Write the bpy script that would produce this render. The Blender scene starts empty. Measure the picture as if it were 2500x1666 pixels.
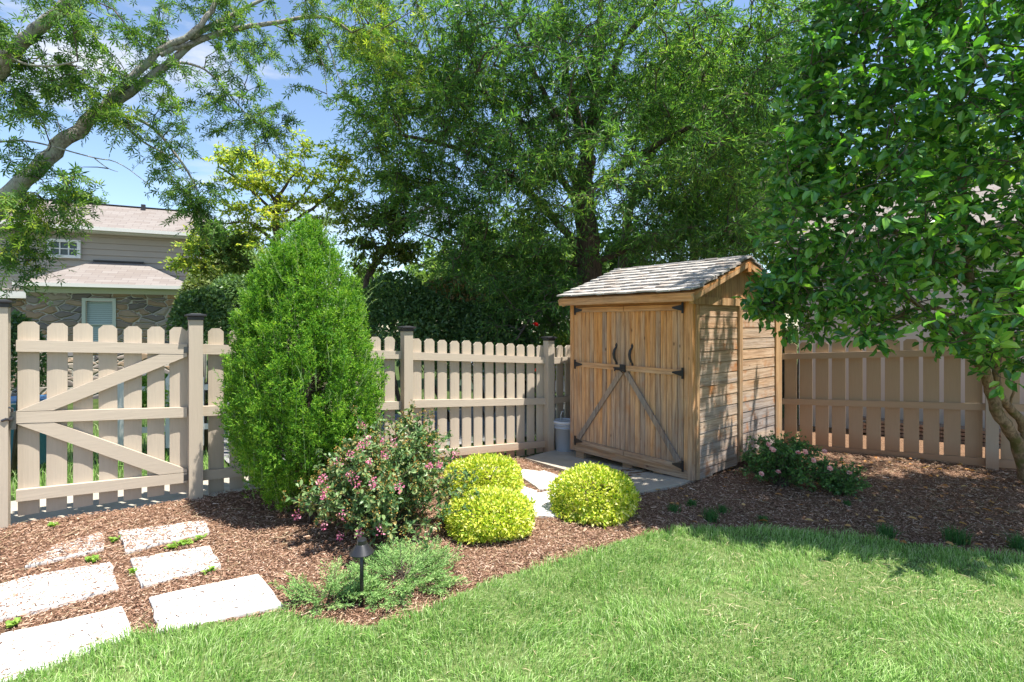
import bpy, math, random
import numpy as np
from mathutils import Vector, Matrix
R = math.radians
scene = bpy.context.scene
COL = scene.collection
CAMZ = 1.55
HZ = 788.0            # horizon row of the photograph (2500 px wide)
rng = np.random.default_rng(7)
random.seed(7)
AZ, EL = R(-25), R(70)     # sun azimuth measured from +x, elevation

# ------------------------------------------------------------------ small helpers
def A(*v): return np.array(v, float)
def P(u, v, Z):
    """point seen at photo pixel (u, v), Z metres in front of the camera"""
    return A((u - 1250) / 1250 * Z, Z, CAMZ - (v - HZ) / 1250 * Z)
GC = np.array([(-4.4,2.6,.2),(-3.41,3.43,.185),(-2.53,4.09,.156),(-1.07,5.17,.09),(.44,6.29,-.04),(.75,6.0,-.045),(1.34,4.8,.045),(1.68,4.75,.07),
  (3.1,5.95,-.02),(5.23,5.58,-.04),(3.65,6.88,-.11),(2.3,7.6,-.1),(6.8,4.3,.02),(-3,2,.12),(-1,2,.05),(1,2,.05),(3,2,.05),(2,4,.06),(4,4,.02),(-1,3.5,.08),
  (-1.9,2.7,.08),(0,3.2,.06),(0,0,.03),(-4,0,.1),(4,0,.03),(8,2,.03),(-8,3,.15),(-6,6,-.05),(-3,7,-.12),(0,9,-.2),(4,9,-.2),(8,7,-.12),(-6,11,-.25),(-12,9,-.25),
  (0,14,-.3),(8,13,-.3),(0,22,-.3),(-15,20,-.35),(15,20,-.3),(20,5,-.1),(-20,0,0)])
def g(x, y):
    x = np.asarray(x, float); y = np.asarray(y, float)
    num = np.zeros(np.broadcast(x, y).shape); den = num.copy()
    for cx, cy, cz in GC:
        w = 1.0 / ((x - cx) ** 2 + (y - cy) ** 2 + .08) ** 1.6
        num = num + w * cz; den = den + w
    return num / den
def PG(u, v):
    z = .05
    for _ in range(12):
        Z = (CAMZ - z) * 1250 / (v - HZ)
        z = float(g((u - 1250) / 1250 * Z, Z))
    return A((u - 1250) / 1250 * Z, Z, z)

def link(o, parent=None):
    COL.objects.link(o)
    if parent is not None: o.parent = parent
    return o
def tag(o, label, cat, group=None, kind=None):
    if label: o['label'] = label
    if cat: o['category'] = cat
    if group: o['group'] = group
    if kind: o['kind'] = kind
    return o
def thing(name, label, cat, loc=(0,0,0), rz=0, group=None):
    o = bpy.data.objects.new(name, None); o.empty_display_size = .1
    link(o); o.location = loc; o.rotation_euler = (0, 0, rz)
    return tag(o, label, cat, group)
def copy_tree(o, parent=None):
    c = o.copy(); COL.objects.link(c); c.parent = parent
    for ch in [k for k in bpy.data.objects if k.parent == o]: copy_tree(ch, c)
    return c

def mesh_np(name, V, loops, starts, totals, m, parent=None, smooth=False, off=None):
    V = np.asarray(V, np.float32)
    if off is not None: V = V - np.asarray(off, np.float32)
    me = bpy.data.meshes.new(name)
    me.vertices.add(len(V)); me.vertices.foreach_set('co', V.ravel())
    me.loops.add(len(loops)); me.loops.foreach_set('vertex_index', np.asarray(loops, np.int32).ravel())
    me.polygons.add(len(starts)); me.polygons.foreach_set('loop_start', np.asarray(starts, np.int32))
    me.polygons.foreach_set('loop_total', np.asarray(totals, np.int32))
    me.polygons.foreach_set('use_smooth', np.full(len(starts), bool(smooth)))
    me.update(calc_edges=True); me.validate(verbose=False)
    o = bpy.data.objects.new(name, me)
    if m is not None: me.materials.append(m)
    return link(o, parent)

class MB:
    def __init__(s): s.v = []; s.f = []
    def add(s, vs, fs):
        b = len(s.v); s.v += [tuple(map(float, p)) for p in vs]; s.f += [tuple(b + i for i in f) for f in fs]; return s
    def box(s, x0, x1, y0, y1, z0, z1):
        return s.add([(x0,y0,z0),(x1,y0,z0),(x1,y1,z0),(x0,y1,z0),(x0,y0,z1),(x1,y0,z1),(x1,y1,z1),(x0,y1,z1)],
                     [(0,3,2,1),(4,5,6,7),(0,1,5,4),(1,2,6,5),(2,3,7,6),(3,0,4,7)])
    def beam(s, p, q, w, t, side, ext=0.0):
        """box from p to q, width w across 'side' x axis, thickness t along side"""
        p = A(*p); q = A(*q); d = (q - p) / np.linalg.norm(q - p); p = p - d*ext; q = q + d*ext
        n = A(*side); n = n - d * n.dot(d); n /= np.linalg.norm(n); u = np.cross(d, n)
        vs = []
        for e in (p, q):
            for a, b in ((-1,-1),(1,-1),(1,1),(-1,1)): vs.append(e + u*a*w/2 + n*b*t/2)
        return s.add(vs, [(0,1,2,3),(7,6,5,4),(0,4,5,1),(1,5,6,2),(2,6,7,3),(3,7,4,0)])
    def tube(s, pts, rad, k=8, cap=True):
        pts = [A(*p) for p in pts]; n = len(pts); rad = [rad]*n if np.isscalar(rad) else list(rad)
        b = len(s.v); prev = None
        for i, p in enumerate(pts):
            d = pts[min(i+1, n-1)] - pts[max(i-1, 0)]; d = d / (np.linalg.norm(d) + 1e-9)
            if prev is None: prev = np.cross(d, A(0,0,1)); 
            if np.linalg.norm(prev) < 1e-3: prev = A(1,0,0)
            a = prev - d * prev.dot(d); a /= (np.linalg.norm(a) + 1e-9); prev = a; c = np.cross(d, a)
            for j in range(k):
                t = 2*math.pi*j/k; s.v.append(tuple(p + rad[i]*(a*math.cos(t) + c*math.sin(t))))
        for i in range(n-1):
            for j in range(k):
                s.f.append((b+i*k+j, b+i*k+(j+1)%k, b+(i+1)*k+(j+1)%k, b+(i+1)*k+j))
        if cap: s.f.append(tuple(b+j for j in range(k))[::-1]); s.f.append(tuple(b+(n-1)*k+j for j in range(k)))
        return s
    def lathe(s, prof, k=24, c=(0,0,0)):
        b = len(s.v)
        for r, z in prof:
            for j in range(k):
                t = 2*math.pi*j/k; s.v.append((c[0]+r*math.cos(t), c[1]+r*math.sin(t), c[2]+z))
        for i in range(len(prof)-1):
            for j in range(k): s.f.append((b+i*k+j, b+i*k+(j+1)%k, b+(i+1)*k+(j+1)%k, b+(i+1)*k+j))
        s.f.append(tuple(b+j for j in range(k))[::-1]); s.f.append(tuple(b+(len(prof)-1)*k+j for j in range(k)))
        return s
    def build(s, name, m, parent=None, smooth=False, off=None):
        tot = np.array([len(f) for f in s.f]); st = np.concatenate([[0], np.cumsum(tot)[:-1]])
        return mesh_np(name, s.v, np.array([i for f in s.f for i in f]), st, tot, m, parent, smooth, off)

# ------------------------------------------------------------------ materials
def newmat(name, rough=.7, spec=.3):
    m = bpy.data.materials.new(name); m.use_nodes = True; nt = m.node_tree
    b = nt.nodes['Principled BSDF']; b.inputs['Roughness'].default_value = rough
    b.inputs['Specular IOR Level'].default_value = spec
    return m, nt, b
def node(nt, t, **kw):
    n = nt.nodes.new(t)
    for k, v in kw.items():
        if k.startswith('i_'): n.inputs[k[2:].replace('_', ' ')].default_value = v
        else: setattr(n, k, v)
    return n
def ramp(nt, fac, stops):
    r = nt.nodes.new('ShaderNodeValToRGB'); e = r.color_ramp.elements
    while len(e) < len(stops): e.new(.5)
    for el, (p, c) in zip(e, stops): el.position = p; el.color = (*c, 1) if len(c) == 3 else c
    nt.links.new(fac, r.inputs['Fac']); return r.outputs['Color']
def coords(nt, scale=(1,1,1), rnd=False, kind='Object', rot=(0,0,0)):
    tc = nt.nodes.new('ShaderNodeTexCoord'); mp = nt.nodes.new('ShaderNodeMapping')
    mp.inputs['Scale'].default_value = scale; mp.inputs['Rotation'].default_value = rot
    src = tc.outputs[kind]
    if rnd:
        ge = nt.nodes.new('ShaderNodeNewGeometry'); ad = nt.nodes.new('ShaderNodeVectorMath'); ad.operation = 'MULTIPLY_ADD'
        cx = nt.nodes.new('ShaderNodeCombineXYZ')
        for i in range(3): nt.links.new(ge.outputs['Random Per Island'], cx.inputs[i])
        nt.links.new(cx.outputs[0], ad.inputs[0]); ad.inputs[1].default_value = (37, 53, 71); nt.links.new(src, ad.inputs[2]); src = ad.outputs[0]
    nt.links.new(src, mp.inputs['Vector']); return mp.outputs['Vector']
def noise(nt, vec, scale, detail=4, rough=.55, dist=0):
    n = node(nt, 'ShaderNodeTexNoise'); n.inputs['Scale'].default_value = scale; n.inputs['Detail'].default_value = detail
    n.inputs['Roughness'].default_value = rough; n.inputs['Distortion'].default_value = dist
    nt.links.new(vec, n.inputs['Vector']); return n.outputs['Fac']
def mix(nt, fac, a, b, mode='MIX'):
    n = nt.nodes.new('ShaderNodeMix'); n.data_type = 'RGBA'; n.blend_type = mode
    for sock, v in ((n.inputs[0], fac), (n.inputs[6], a), (n.inputs[7], b)):
        if hasattr(v, 'is_output'): nt.links.new(v, sock)
        elif isinstance(v, (int, float)): sock.default_value = v
        else: sock.default_value = (*v, 1)
    return n.outputs[2]
def math_(nt, op, a, b=None):
    n = nt.nodes.new('ShaderNodeMath'); n.operation = op
    for i, v in enumerate((a, b)):
        if v is None: continue
        if hasattr(v, 'is_output'): nt.links.new(v, n.inputs[i])
        else: n.inputs[i].default_value = v
    return n.outputs[0]
def bump(nt, b, h, strength=.3, dist=.01):
    n = nt.nodes.new('ShaderNodeBump'); n.inputs['Strength'].default_value = strength; n.inputs['Distance'].default_value = dist
    nt.links.new(h, n.inputs['Height']); nt.links.new(n.outputs[0], b.inputs['Normal'])
def island(nt):
    return nt.nodes.new('ShaderNodeNewGeometry').outputs['Random Per Island']

def leafmat(name, stops, transl=.35, rough=.5, spec=.3, var=.5, vscale=1.2, tcol=None):
    """each leaf takes its own tint; clumps of new growth differ slightly in hue"""
    m, nt, b = newmat(name, rough, spec)
    r = island(nt); v = noise(nt, coords(nt), vscale, 3)
    f = math_(nt, 'ADD', math_(nt, 'MULTIPLY', r, 1-var), math_(nt, 'MULTIPLY', v, var))
    c = ramp(nt, f, stops); nt.links.new(c, b.inputs['Base Color'])
    t = nt.nodes.new('ShaderNodeBsdfTranslucent')
    tc = mix(nt, 1.0, c, tcol or (1.25, 1.35, .55), 'MULTIPLY'); nt.links.new(tc, t.inputs['Color'])
    ms = nt.nodes.new('ShaderNodeMixShader'); ms.inputs[0].default_value = transl
    out = nt.nodes['Material Output']
    nt.links.new(b.outputs[0], ms.inputs[1]); nt.links.new(t.outputs[0], ms.inputs[2]); nt.links.new(ms.outputs[0], out.inputs['Surface'])
    return m
def barkmat(name, c0, c1, sc=(14,14,3), lich=None):
    m, nt, b = newmat(name, .9, .1)
    n = noise(nt, coords(nt, sc), 2.2, 6, .7, .6); c = ramp(nt, n, [(.3, c0), (.62, c1)])
    if lich:
        l = noise(nt, coords(nt), 9, 4); c = mix(nt, ramp(nt, l, [(.5, (0,0,0)), (.62, (1,1,1))]), c, lich)
    nt.links.new(c, b.inputs['Base Color']); bump(nt, b, n, .7, .02); return m
def flat(name, col, rough=.5, spec=.4, metal=0, nv=.12, nsc=20):
    m, nt, b = newmat(name, rough, spec); b.inputs['Metallic'].default_value = metal
    n = noise(nt, coords(nt), nsc, 4)
    c = mix(nt, n, tuple(x*(1-nv) for x in col), tuple(min(1, x*(1+nv)) for x in col)); nt.links.new(c, b.inputs['Base Color'])
    bump(nt, b, n, .1, .003); return m

def painted_wood(name, col, axis=2):
    m, nt, b = newmat(name, .65, .25)
    sc = [26, 26, 26]; sc[axis] = 1.6
    gr = noise(nt, coords(nt, sc, True), 3, 6, .65); big = noise(nt, coords(nt), 1.1, 3)
    r = island(nt)
    c = mix(nt, gr, tuple(x*.86 for x in col), tuple(x*1.1 for x in col))
    c = mix(nt, math_(nt, 'MULTIPLY', r, .24), c, tuple(x*.72 for x in col))
    st = ramp(nt, big, [(.52, (0,0,0)), (.75, (1,1,1))])
    c = mix(nt, math_(nt, 'MULTIPLY', st, .22), c, (col[0]*.9, col[1]*.78, col[2]*.62))
    # soil splash on the lowest hand's breadth
    xyz = nt.nodes.new('ShaderNodeSeparateXYZ'); nt.links.new(coords(nt), xyz.inputs[0])
    lo = ramp(nt, math_(nt, 'ADD', xyz.outputs[2], math_(nt, 'MULTIPLY', big, .12)), [(.06, (1,1,1)), (.26, (0,0,0))])
    c = mix(nt, math_(nt, 'MULTIPLY', lo, .55), c, (.42, .2, .09))
    kn = node(nt, 'ShaderNodeTexVoronoi'); kn.inputs['Scale'].default_value = 4.2; nt.links.new(coords(nt, (1,1,.5), True), kn.inputs['Vector'])
    kk = ramp(nt, kn.outputs['Distance'], [(.02, (1,1,1)), (.055, (0,0,0))])
    c = mix(nt, math_(nt, 'MULTIPLY', kk, .35), c, tuple(x*.45 for x in col))
    nt.links.new(c, b.inputs['Base Color']); bump(nt, b, gr, .35, .004); return m

def cedar(name, axis, new, old, grey, ztop=1.9, bias=0.0, stain=.5):
    """weathering cedar: 'new' orange heartwood, greyed 'old' wood; rain-washed foot is greyer"""
    m, nt, b = newmat(name, .75, .2)
    sc = [22, 22, 22]; sc[axis] = 1.1
    gv = coords(nt, sc, True); gr = noise(nt, gv, 2.6, 8, .7, .4)
    sc2 = [7, 7, 7]; sc2[axis] = .5
    blot = noise(nt, coords(nt, sc2, True), 1.0, 4, .6, .5)
    xyz = nt.nodes.new('ShaderNodeSeparateXYZ'); nt.links.new(coords(nt), xyz.inputs[0])
    h = math_(nt, 'DIVIDE', xyz.outputs[2], ztop); r = island(nt)
    f = math_(nt, 'ADD', math_(nt, 'MULTIPLY', h, .75), math_(nt, 'MULTIPLY', math_(nt, 'SUBTRACT', blot, .5), 1.6))
    f = math_(nt, 'ADD', f, math_(nt, 'MULTIPLY', math_(nt, 'SUBTRACT', r, .5), .38)); f = math_(nt, 'ADD', f, bias)
    c = ramp(nt, f, [(.08, grey), (.42, old), (.85, new)])
    c = mix(nt, ramp(nt, gr, [(.35, (.75,.75,.75)), (.6, (0,0,0))]), c, (.38,.27,.2), 'MULTIPLY')
    big = noise(nt, coords(nt, (3,3,3), True), 1.6, 5, .6)
    c = mix(nt, math_(nt, 'MULTIPLY', ramp(nt, big, [(.55, (0,0,0)), (.72, (1,1,1))]), stain), c, (.42, .16, .045))
    kn = node(nt, 'ShaderNodeTexVoronoi'); kn.inputs['Scale'].default_value = 3.1
    ks = [2.2, 2.2, 2.2]; ks[axis] = 1.2; nt.links.new(coords(nt, ks, True), kn.inputs['Vector'])
    c = mix(nt, math_(nt, 'MULTIPLY', ramp(nt, kn.outputs['Distance'], [(.03, (1,1,1)), (.09, (0,0,0))]), .8), c, (.1, .045, .02))
    nt.links.new(c, b.inputs['Base Color']); bump(nt, b, gr, .5, .006); return m

M = {}
TAN = (.49, .415, .325)
M['fence_v'] = painted_wood('painted_fence_board', TAN, 2)
M['fence_h'] = painted_wood('painted_fence_rail', (.51, .432, .34), 0)
M['fence_rv'] = painted_wood('shade_toned_board', (.48, .35, .235), 2); M['fence_rh'] = painted_wood('shade_toned_rail', (.50, .365, .25), 0)  # same tan paint; backlit shade and warm bounce are put into the colour
M['cap'] = flat('dark_post_cap', (.028, .027, .03), .45, .4)
M['iron'] = flat('black_iron', (.014, .014, .016), .45, .5)
M['ironrust'] = flat('handle_iron', (.03, .026, .024), .55, .5)
M['galv'] = flat('grey_steel_latch', (.12, .12, .13), .35, .5, .8)
M['cedar_v'] = cedar('cedar_door_boards', 2, (.80, .37, .12), (.68, .41, .22), (.43, .32, .24), bias=.0)
M['cedar_h'] = cedar('cedar_siding', 1, (.66, .43, .26), (.60, .46, .34), (.40, .35, .32), bias=.10, stain=.85)
M['cedar_x'] = cedar('cedar_crosswise', 0, (.78, .38, .14), (.62, .38, .21), (.41, .31, .23), bias=.02)
M['cedar_d'] = cedar('cedar_brace', 2, (.46, .32, .22), (.38, .29, .22), (.27, .235, .21), bias=.0, stain=.2)
M['cedar_g'] = cedar('cedar_gable', 2, (.66, .42, .21), (.58, .37, .20), (.40, .29, .19), bias=.0)
def shakemat():
    m, nt, b = newmat('grey_cedar_shakes', .85, .15)
    gr = noise(nt, coords(nt, (30, 2.5, 30), True), 2.5, 6, .7)
    c = ramp(nt, gr, [(.3, (.27, .245, .22)), (.6, (.50, .47, .44))])
    c = mix(nt, ramp(nt, island(nt), [(.0, (.7,.7,.7)), (.25, (0,0,0)), (.9, (0,0,0)), (1, (.6,.6,.6))]), c, (.30, .235, .19))
    nt.links.new(c, b.inputs['Base Color']); bump(nt, b, gr, .6, .005); return m
M['shake'] = shakemat()
def stonepave():
    m, nt, b = newmat('pale_paving_stone', .8, .25)
    n = noise(nt, coords(nt), 7, 8, .7); n2 = noise(nt, coords(nt), 60, 4)
    c = ramp(nt, n, [(.3, (.52, .505, .47)), (.65, (.68, .665, .635))])
    c = mix(nt, ramp(nt, n2, [(.60, (0,0,0)), (.72, (.5,.5,.5))]), c, (.42, .36, .30))
    nt.links.new(c, b.inputs['Base Color']); bump(nt, b, n2, .3, .004); return m
M['paver'] = stonepave()
def concrete(name, a, c_):
    m, nt, b = newmat(name, .9, .15)
    n = noise(nt, coords(nt), 3.5, 8, .7); n2 = noise(nt, coords(nt), 90, 3)
    c = ramp(nt, n, [(.3, a), (.7, c_)]); c = mix(nt, math_(nt, 'MULTIPLY', n2, .35), c, (a[0]*.6, a[1]*.58, a[2]*.52))
    nt.links.new(c, b.inputs['Base Color']); bump(nt, b, n2, .4, .004); return m
M['slab'] = concrete('old_concrete', (.37, .33, .27), (.52, .47, .39))
M['road'] = concrete('grey_driveway', (.20, .20, .205), (.34, .33, .32))
def mulchbase():
    m, nt, b = newmat('bark_mulch', .95, .05)
    n = noise(nt, coords(nt), 55, 8, .75); n2 = noise(nt, coords(nt), 2.2, 4)
    c = ramp(nt, n, [(.3, (.05, .029, .017)), (.52, (.21, .128, .078)), (.72, (.44, .30, .195))])
    c = mix(nt, ramp(nt, n2, [(.42, (0,0,0)), (.72, (.45,.45,.45))]), c, (.30, .17, .11))
    nt.links.new(c, b.inputs['Base Color']); bump(nt, b, n, 1, .02); return m
M['mulch'] = mulchbase()
m, nt, b = newmat('bark_chips', .9, .12)
nt.links.new(ramp(nt, island(nt), [(0, (.05, .026, .017)), (.28, (.165, .085, .055)), (.6, (.33, .19, .125)), (.85, (.50, .325, .225)), (1, (.70, .53, .40))]), b.inputs['Base Color'])
M['chip'] = m
m, nt, b = newmat('lawn_soil', .95, .05)
nt.links.new(ramp(nt, noise(nt, coords(nt), 30, 6, .7), [(.3, (.06, .10, .025)), (.7, (.17, .21, .08))]), b.inputs['Base Color']); M['soil'] = m
def grassmat():
    m, nt, b = newmat('grass_blades', .55, .25)
    r = island(nt); v = noise(nt, coords(nt), 1.7, 3)
    f = math_(nt, 'ADD', math_(nt, 'MULTIPLY', r, .75), math_(nt, 'MULTIPLY', v, .25))
    c = ramp(nt, f, [(.1, (.11, .26, .04)), (.40, (.25, .46, .09)), (.66, (.42, .62, .19)), (.84, (.60, .72, .36)), (.96, (.70, .64, .42))])
    nt.links.new(c, b.inputs['Base Color'])
    t = nt.nodes.new('ShaderNodeBsdfTranslucent'); nt.links.new(c, t.inputs['Color'])
    ms = nt.nodes.new('ShaderNodeMixShader'); ms.inputs[0].default_value = .35
    nt.links.new(b.outputs[0], ms.inputs[1]); nt.links.new(t.outputs[0], ms.inputs[2]); nt.links.new(ms.outputs[0], nt.nodes['Material Output'].inputs['Surface'])
    return m
M['grass'] = grassmat()
M['straw'] = leafmat('dead_straw', [(0, (.45, .36, .2)), (1, (.7, .6, .4))], .2, .8, .1)
M['farground'] = (lambda: (lambda m, nt, b: (nt.links.new(ramp(nt, noise(nt, coords(nt), 4, 8, .7), [(.3, (.03, .05, .015)), (.6, (.07, .10, .03)), (.75, (.15, .12, .07))]), b.inputs['Base Color']), m)[1])(*newmat('rough_grass_ground', .95, .05)))()
# foliage
M['oak'] = leafmat('willow_oak_leaves', [(.15, (.045, .12, .045)), (.44, (.09, .21, .055)), (.6, (.17, .33, .07)), (.76, (.36, .48, .10))], .48, .42, .4, .62, .55)
M['maple'] = leafmat('silver_maple_leaves', [(.15, (.05, .12, .035)), (.5, (.10, .21, .05)), (.7, (.20, .33, .07)), (.85, (.38, .46, .09))], .5, .5, .3, .5, .7)
M['maple_lit'] = leafmat('maple_sunlit_leaves', [(.15, (.16, .30, .06)), (.5, (.32, .46, .08)), (.8, (.55, .55, .09))], .55, .5, .3, .5, .9)  # brighter copy of the maple leaves, sunlight put into the colour
M['dog'] = leafmat('dogwood_leaves', [(.2, (.16, .27, .07)), (.42, (.30, .42, .10)), (.6, (.50, .54, .11)), (.78, (.76, .66, .10))], .55, .55, .25, .62, .9)
M['dog_dark'] = leafmat('dogwood_olive_leaves', [(.2, (.09, .16, .05)), (.6, (.18, .25, .06)), (.85, (.36, .34, .09))], .5, .55, .25, .5, .9)
M['camellia'] = leafmat('camellia_leaves', [(.08, (.03, .085, .025)), (.38, (.06, .18, .04)), (.62, (.14, .34, .06)), (.82, (.28, .46, .07)), (.99, (.5, .46, .08))], .3, .22, .6, .4, .9, (1.5, 1.8, .5))
M['hedge'] = leafmat('hedge_leaves', [(.1, (.04, .09, .035)), (.55, (.10, .19, .06)), (.9, (.22, .33, .10))], .35, .35, .5, .4, 1.5)
M['hedge_pale'] = leafmat('pale_shrub_leaves', [(.1, (.08, .13, .05)), (.6, (.22, .28, .10)), (.9, (.42, .44, .2))], .3, .5, .3, .5, 1.5)
M['hedge_warm'] = leafmat('bronze_tip_leaves', [(.1, (.16, .10, .04)), (.6, (.40, .26, .12)), (.9, (.5, .22, .09))], .3, .5, .3, .5, 1.5)
M['farleaf'] = leafmat('far_tree_leaves', [(.1, (.09, .17, .06)), (.6, (.20, .32, .10)), (.9, (.4, .46, .14))], .5, .6, .2, .6, .5)
M['farleaf_y'] = leafmat('far_yellow_leaves', [(.1, (.14, .22, .04)), (.6, (.32, .40, .07)), (.9, (.5, .50, .09))], .45, .6, .2, .6, .5)
M['cypress'] = leafmat('cypress_needles', [(.22, (.035, .11, .018)), (.44, (.10, .27, .025)), (.6, (.24, .44, .04)), (.78, (.40, .56, .07))], .33, .5, .25, .62, 11)  # dark and bright ends paint in shaded gaps and lit plumes, patch by patch
M['wisp'] = leafmat('cypress_wisps', [(.1, (.22, .36, .12)), (.9, (.42, .52, .25))], .3, .5, .3)
M['gold'] = leafmat('golden_leaves', [(.08, (.11, .26, .02)), (.30, (.32, .46, .03)), (.5, (.60, .64, .06)), (.72, (.78, .76, .14)), (.92, (.86, .82, .45))], .3, .42, .4, .3, 5)
M['crape'] = leafmat('crape_myrtle_leaves', [(.1, (.06, .13, .045)), (.5, (.14, .25, .085)), (.74, (.26, .35, .14)), (.92, (.46, .26, .09))], .25, .4, .4, .35, 5)
M['pink'] = leafmat('pink_blooms', [(.1, (.60, .10, .24)), (.5, (.74, .24, .38)), (.9, (.86, .50, .58))], .3, .6, .2, .4, 6, (1.2, .8, .9))
M['seed'] = leafmat('bronze_buds', [(.1, (.22, .10, .03)), (.5, (.46, .27, .07)), (.9, (.56, .45, .14))], .2, .6, .2, .4, 6)
M['rose_leaf'] = leafmat('rose_leaves', [(.1, (.045, .11, .035)), (.55, (.10, .22, .06)), (.85, (.2, .36, .08))], .25, .4, .4, .4, 4)
M['petal'] = leafmat('rose_petals', [(.1, (.85, .38, .36)), (.5, (.90, .56, .52)), (.9, (.92, .72, .64))], .35, .6, .2, .3, 6, (1.1, .9, .9))
M['redpetal'] = leafmat('red_petals', [(.1, (.6, .02, .02)), (.9, (.8, .06, .04))], .3, .6, .2, .3, 6, (1.1, .5, .5))
M['juniper'] = leafmat('juniper_needles', [(.1, (.10, .22, .06)), (.5, (.24, .42, .13)), (.8, (.42, .58, .22)), (.96, (.60, .56, .22))], .25, .55, .3, .4, 5)
M['liriope'] = leafmat('dark_grass_blades', [(.1, (.03, .1, .03)), (.6, (.07, .19, .05)), (.9, (.16, .3, .08))], .3, .5, .3)
M['weed'] = leafmat('weed_leaves', [(.1, (.14, .3, .04)), (.9, (.36, .5, .1))], .35, .6, .2)
M['dead'] = leafmat('fallen_leaves', [(.1, (.32, .13, .05)), (.5, (.55, .27, .1)), (.9, (.7, .48, .2))], .25, .7, .2)
M['bark'] = barkmat('grey_bark', (.05, .04, .03), (.46, .42, .37), (11,11,8), lich=(.34, .36, .28))
M['bark_dark'] = barkmat('dark_bark', (.045, .035, .028), (.17, .13, .10))
M['bark_cam'] = barkmat('smooth_camellia_bark', (.07, .05, .03), (.34, .26, .16), (16,16,7), (.13, .13, .05))
M['twig'] = barkmat('twig_bark', (.06, .05, .04), (.16, .13, .1))
M['white'] = flat('white_trim', (.72, .72, .68), .5, .3, nv=.04)
M['trim'] = flat('sage_trim', (.50, .52, .44), .6, .3, nv=.04)
M['siding'] = flat('taupe_siding', (.38, .335, .28), .7, .2, nv=.06, nsc=3)
M['rightwall'] = flat('beige_wall_panel', (.66, .61, .55), .8, .2, nv=.05, nsc=2)
M['gutter'] = flat('gutter_metal', (.60, .59, .54), .4, .4, nv=.04)
def roofshingle():
    m, nt, b = newmat('asphalt_shingles', .95, .05)
    br = node(nt, 'ShaderNodeTexBrick'); nt.links.new(coords(nt, (1, 1.0, 1)), br.inputs['Vector'])
    br.inputs['Scale'].default_value = 1; br.inputs['Brick Width'].default_value = .32; br.inputs['Row Height'].default_value = .14
    br.inputs['Mortar Size'].default_value = .006; br.inputs['Color1'].default_value = (.225, .19, .165, 1); br.inputs['Color2'].default_value = (.28, .25, .225, 1)
    br.inputs['Mortar'].default_value = (.16, .13, .12, 1)
    n = noise(nt, coords(nt), 2.5, 5, .7)
    c = mix(nt, math_(nt, 'MULTIPLY', n, .5), br.outputs['Color'], (.19, .17, .16))
    nt.links.new(c, b.inputs['Base Color']); return m
M['asphalt'] = roofshingle()
def stonewall():
    m, nt, b = newmat('rubble_stone_wall', .85, .2)
    v = coords(nt, (2.9, 2.9, 6.6)); dn = noise(nt, coords(nt), 2.5, 3)
    ad = nt.nodes.new('ShaderNodeVectorMath'); ad.operation = 'ADD'; nt.links.new(v, ad.inputs[0])
    cb = nt.nodes.new('ShaderNodeCombineXYZ'); 
    for i in range(3): nt.links.new(dn, cb.inputs[i])
    nt.links.new(cb.outputs[0], ad.inputs[1])
    vo = node(nt, 'ShaderNodeTexVoronoi'); vo.inputs['Scale'].default_value = 1; nt.links.new(ad.outputs[0], vo.inputs['Vector'])
    ve = node(nt, 'ShaderNodeTexVoronoi', feature='DISTANCE_TO_EDGE'); ve.inputs['Scale'].default_value = 1; nt.links.new(ad.outputs[0], ve.inputs['Vector'])
    sx = nt.nodes.new('ShaderNodeSeparateColor'); nt.links.new(vo.outputs['Color'], sx.inputs[0])
    c = ramp(nt, sx.outputs[0], [(0, (.13, .12, .12)), (.25, (.28, .22, .17)), (.42, (.42, .27, .15)), (.56, (.24, .24, .25)), (.7, (.50, .30, .15)), (.85, (.36, .31, .25)), (1, (.55, .42, .30))])
    n = noise(nt, coords(nt, (2,2,7)), 4, 6, .7); c = mix(nt, math_(nt, 'MULTIPLY', n, .55), c, (.12, .1, .09))
    e = ramp(nt, ve.outputs['Distance'], [(.02, (1,1,1)), (.05, (0,0,0))]); c = mix(nt, e, c, (.46, .42, .35))
    nt.links.new(c, b.inputs['Base Color']); bump(nt, b, ramp(nt, ve.outputs['Distance'], [(.0, (0,0,0)), (.15, (1,1,1))]), .8, .05); return m
M['stone'] = stonewall()
m, nt, b = newmat('window_glass', .06, .5); b.inputs['Base Color'].default_value = (.03, .045, .04, 1); M['glass'] = m
M['blind'] = flat('window_blind', (.42, .5, .45), .6, .3, nv=.05)
M['bucket'] = flat('pale_blue_plastic', (.42, .47, .55), .35, .4, nv=.05)
M['lid'] = flat('white_plastic', (.62, .65, .70), .35, .4, nv=.05)
M['label'] = flat('paper_label', (.66, .68, .62), .6, .2, nv=.05)
M['lamp'] = flat('black_powder_coat', (.02, .02, .022), .32, .5, nv=.2)
M['carpaint'] = flat('silver_car_paint', (.55, .58, .62), .25, .5, .5, .03)
M['rubber'] = flat('black_rubber', (.02, .02, .02), .8, .2)
M['bluebin'] = flat('blue_plastic', (.10, .28, .48), .4, .4)
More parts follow.
